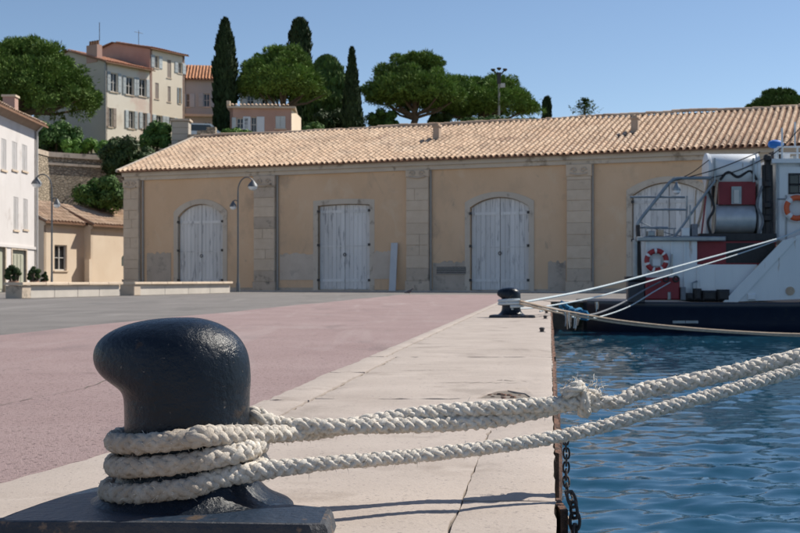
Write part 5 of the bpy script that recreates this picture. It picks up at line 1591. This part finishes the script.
pipe('stay_wire', [(687, 196), (686.5, 209), (686, 222)], .02, M_STEEL, .4)
# machinery tower: white posts, cylinder cover, red panel, drum
for px in (706, 759): pbox('tower_post', px, px + 5, 178, 240, .5, .7, M_WHT)
for px in (706, 759): pbox('tower_post', px, px + 5, 178, 240, 2.6, 2.8, M_WHT)
for k, px in enumerate((699, 712)): pipe('rust_stay', [(px - 6 + 6 * k, 238), (px + 2, 215), (px + 9 - 4 * k, 180)], .03, M_ROPET, .45)
(xa, _, zt), (xb, _, zb) = bp(708.5, 152.5, .4), bp(760, 178, .4)
r = (zt - zb) * .62; zc = zt - r
prof = [(0.02, 0), (r * .9, 0.0), (r, .06), (r, xb - xa - .06), (r * .9, xb - xa), (.02, xb - xa)]
v = []; 
cv = MB().lathe(prof, (xa, .4 + r, zc), 32, 'x').build('drum_cover', M_WHT, boat, True)
for px in (708.2, 757.5):
    s = bp(px, 165, .4)[0]; MB().lathe([(r * 1.0, 0), (r * 1.05, .01), (r * 1.05, .07), (r * 1.0, .08)], (s, .4 + r, zc), 32, 'x').build('cover_band', M_WHT, cv, True)
for px in (714, 753): pbox('cover_bracket', px, px + 1.6, 158, 182, .36, .44, M_STEEL)
rp = pbox('red_panel', 719, 755.5, 179.5, 204.5, .55, .7, M_RED)
pbox('panel_window_frame', 731.5, 741.5, 186.5, 204, .50, .549, M_STEEL, rp)
pbox('panel_window', 734, 739, 190, 203, .47, .499, M_FRAME, rp)
pbox('tower_shade_sheet', 712, 758, 179.3, 236, 1.2, 1.4, M_BLACK)  # black sheet standing in for the shade inside the tower
(xa, _, zt), (xb, _, zb) = bp(716, 203.5, .45), bp(756, 233.5, .45)
r = (zt - zb) / 2; MB().lathe([(.02, 0), (r * .97, 0), (r, .03), (r, xb - xa - .03), (r * .97, xb - xa), (.02, xb - xa)], (xa, .45 + r * .9, (zt + zb) / 2), 36, 'x').build('winch_drum', M_STEELB, boat, True)
pbox('drum_bed', 700, 776, 233.5, 240.5, .3, 2.6, M_BLACK)
# black pipework beside the wheelhouse
for px, r_ in ((764, .05), (767.5, .075), (771, .045)):
    pipe('exhaust_pipe', [(px, 238), (px + .3, 200), (px - .2, 157 if px == 767.5 else 165)], r_, M_BLACK, .5)
for y0 in (158, 184, 205, 218): 
    a = bp(767.5, y0, .42); MB().lathe([(.05, -.08), (.09, -.05), (.09, .05), (.05, .08)], (a[0], .42, a[2]), 10).build('pipe_clamp', M_BLACK, boat, True)
# wheelhouse
(xa, _, zt), (xb, _, zb) = bp(776, 163.5, .45), bp(800, 240.5, .45)
ops = []
for px0, px1, y0, y1 in ((790, 800.5, 175, 183.5), (790, 800.5, 185.5, 192.5)):
    p0, p1 = bp(px0, y0, .45), bp(px1, y1, .45); ops.append((p0[0], p1[0], p1[2], p0[2], 0))
for k in range(4):
    p0, p1 = bp(808 + 16 * k, 175, .45), bp(820 + 16 * k, 192, .45); ops.append((p0[0], p1[0], p1[2], p0[2], 0))
mb = MB(); wall_mesh(mb, xa, xa + 5.2, zb, zt, ops, .12, .45); mb.box(xa, xa + .08, .45, 4.1, zb, zt); mb.box(xa + 5.1, xa + 5.2, .45, 4.1, zb, zt); mb.box(xa + .08, xa + 5.1, 4.0, 4.1, zb, zt); mb.box(xa + .08, xa + 5.1, .45, 4.0, zt - .08, zt)
wheel = mb.build('wheelhouse', M_WHT, boat)
mb = MB(); mb.box(xa - .12, xa + 5.4, .35, 4.2, zt + .002, zt + .10); mb.build('wheelhouse_roof', M_WHT, boat)
for o_ in ops:
    MB().box(o_[0], o_[1], .53, .56, o_[2], o_[3]).build('window', M_GLASS, wheel)
    fr = MB(); e = .04
    fr.box(o_[0] - e, o_[0], .435, .449, o_[2] - e, o_[3] + e); fr.box(o_[1], o_[1] + e, .435, .449, o_[2] - e, o_[3] + e); fr.box(o_[0], o_[1], .435, .449, o_[3], o_[3] + e); fr.box(o_[0], o_[1], .435, .449, o_[2] - e, o_[2])
    fr.build('window_frame', M_BLACK, wheel)
# rails and kit on the wheelhouse roof
rl = MB(); zr_ = bp(790, 147, .5)[2]
for k in range(8): rl.tube([(xa + .05 + k * .45, .5, zt + .1), (xa + .05 + k * .45, .5, zr_)], .022, 6)
for zz in (zr_, (zr_ + zt) / 2 + .05): rl.tube([(xa + .05, .5, zz), (xa + 3.2, .5, zz)], .022, 6)
rl.build('roof_rail', M_WHT, boat, True)
(a, _, z_) = bp(770, 166, .55); pbox('roof_locker', 774, 781, 151, 164, .7, 1.2, M_BLACK)
pbox('vent_box', 783, 790, 153, 163, .9, 1.6, M_WHT); pbox('vent_box', 793, 799, 156, 163, .9, 1.5, M_STEEL)
p0, p1 = bp(768, 148.5, .6), bp(783.5, 140, .6)
mb = MB(); L_ = p1[0] - p0[0]; hh = p1[2] - p0[2]
mb.lathe([(.02, 0), (hh * .34, .02), (hh * .5, .1), (hh * .52, L_ * .5), (hh * .46, L_ - .1), (hh * .3, L_ - .02), (.02, L_)], (p0[0], .6, (p0[2] + p1[2]) / 2), 14, 'x'); mb.build('blue_cover', M_BLUE, boat, True)
MB().tube([((p0[0] + p1[0]) / 2, .6, p0[2] + .02), ((p0[0] + p1[0]) / 2, .6, zt + .02)], .04, 6).build('cover_post', M_WHT, boat, True)
for px in (666, 676):
    c = bp(px, 279, .0); MB().torus((c[0], -.005, c[2]), .06, .02, 'y', 14, 6).build('fairlead', M_BLACK, boat, True)
# finer rails, cables and clutter
for k, (x0, y0, x1, y1, r_, m_) in enumerate(((674, 181, 760, 152, .012, M_BLACK), (674, 181, 709, 160, .010, M_BLACK), (711, 178, 768, 157, .012, M_BLACK), (768, 158, 800, 128, .012, M_BLACK), (640, 222, 690, 238, .010, M_STEEL),
        (646, 241, 646, 228, .018, M_STEEL), (660, 241, 660, 228, .018, M_STEEL), (674, 241, 674, 228, .018, M_STEEL), (646, 228.5, 676, 228.5, .014, M_STEEL), (646, 234.5, 676, 234.5, .012, M_STEEL), (690, 238, 690, 205, .022, M_STEEL), (694, 238, 696, 190, .018, M_ROPET), (701, 239, 706, 196, .02, M_RED), (782, 163, 782, 128, .022, M_WHT), (795, 147, 795, 122, .02, M_WHT))):
    pipe('cable' if r_ < .0125 else 'rail', [(x0, y0), ((x0 + x1) / 2, (y0 + y1) / 2 + (2.5 if r_ < .0125 else 0)), (x1, y1)], r_, m_, .33 + .02 * (k % 5))
for k, pts in enumerate(([(712, 238), (708, 222), (714, 208), (709, 190), (716, 180)], [(758, 236), (763, 220), (757, 205), (762, 186)], [(720, 180), (728, 172), (738, 177), (750, 171), (757, 180)])):
    pipe('hose', pts, .03, (M_BLACK, M_ROPEK, M_BLACK)[k], .42)
for k, (x0, x1, y0, y1, m_) in enumerate(((648, 655, 231, 236.4, M_STEEL), (658, 664, 229.5, 236.4, M_ROPET), (682, 690, 228, 236.4, M_WHT), (692, 698, 224, 236.4, M_ROPEK), (668, 671, 292, 300, M_STEEL), (681, 686, 287, 300.3, M_ROPEK), (748, 756, 294, 300, M_WHT))):
    pbox('deck_box', x0, x1, y0, y1, .2 if y0 < 280 else -.01, .5 if y0 < 280 else .14, m_, ch=.02)
for x0, y0, x1, y1 in ((776.5, 165, 776.5, 239), (786, 195, 786, 239), (776.5, 199, 786, 199)):
    a, b = bp(x0, y0, .44), bp(x1, y1, .44); MB().tube([(a[0], .44, a[2]), (b[0], .44, b[2])], .018, 6).build('door_seam', M_STEEL, boat)
for x0 in (700, 716, 760): 
    a, b = bp(x0, 268, .17), bp(x0, 299, .17)
    if x0 < 730: MB().box(a[0] - .012, a[0] + .012, .168, .18, b[2], a[2]).build('weld_seam', M_WHT, boat)
# life rings hang on the boat
def life_ring(label, px, py, t, rpx, m1, m2, nb=4):
    c = bp(px, py, t); rr = rpx / FPX * BZ; r_ = rr * .21
    t_ = thing('life_ring', label, 'life ring', (0, 0, 0), 0, 'life rings on the boat')
    Mx = Matrix.Translation((B.P[0], B.P[1], 0)) @ Matrix.Rotation(B.rz, 4, 'Z')
    t_.matrix_world = Mx @ Matrix.Translation(c)
    MB().torus((0, 0, 0), rr - r_, r_, 'y', 36, 12).build('ring', m1, t_, True)
    for k in range(nb):
        a = math.radians(45 + 360 / nb * k); MB().torus((0, 0, 0), rr - r_, r_ * 1.06, 'y', 6, 12, a - .8 / nb, a + .8 / nb).build('band', m2, t_, True)
    pts = [((rr + .012) * math.cos(i / 36 * 6.283), -.01, (rr + .012) * math.sin(i / 36 * 6.283)) for i in range(37)]
    MB().tube(pts, .008, 5).build('grab_line', m2, t_, True)
    return t_
life_ring('red and white life ring on the white stern panel of the boat', 656.5, 260.5, .12, 12.2, M_RINGR, M_RINGW, 7)
pbox('ring_board', 652.5, 660.5, 259, 266, .16, .2, M_WHT)
life_ring('bright orange life ring on the wheelhouse wall at the right edge', 797, 208, .36, 13.2, M_RING, M_RINGW)
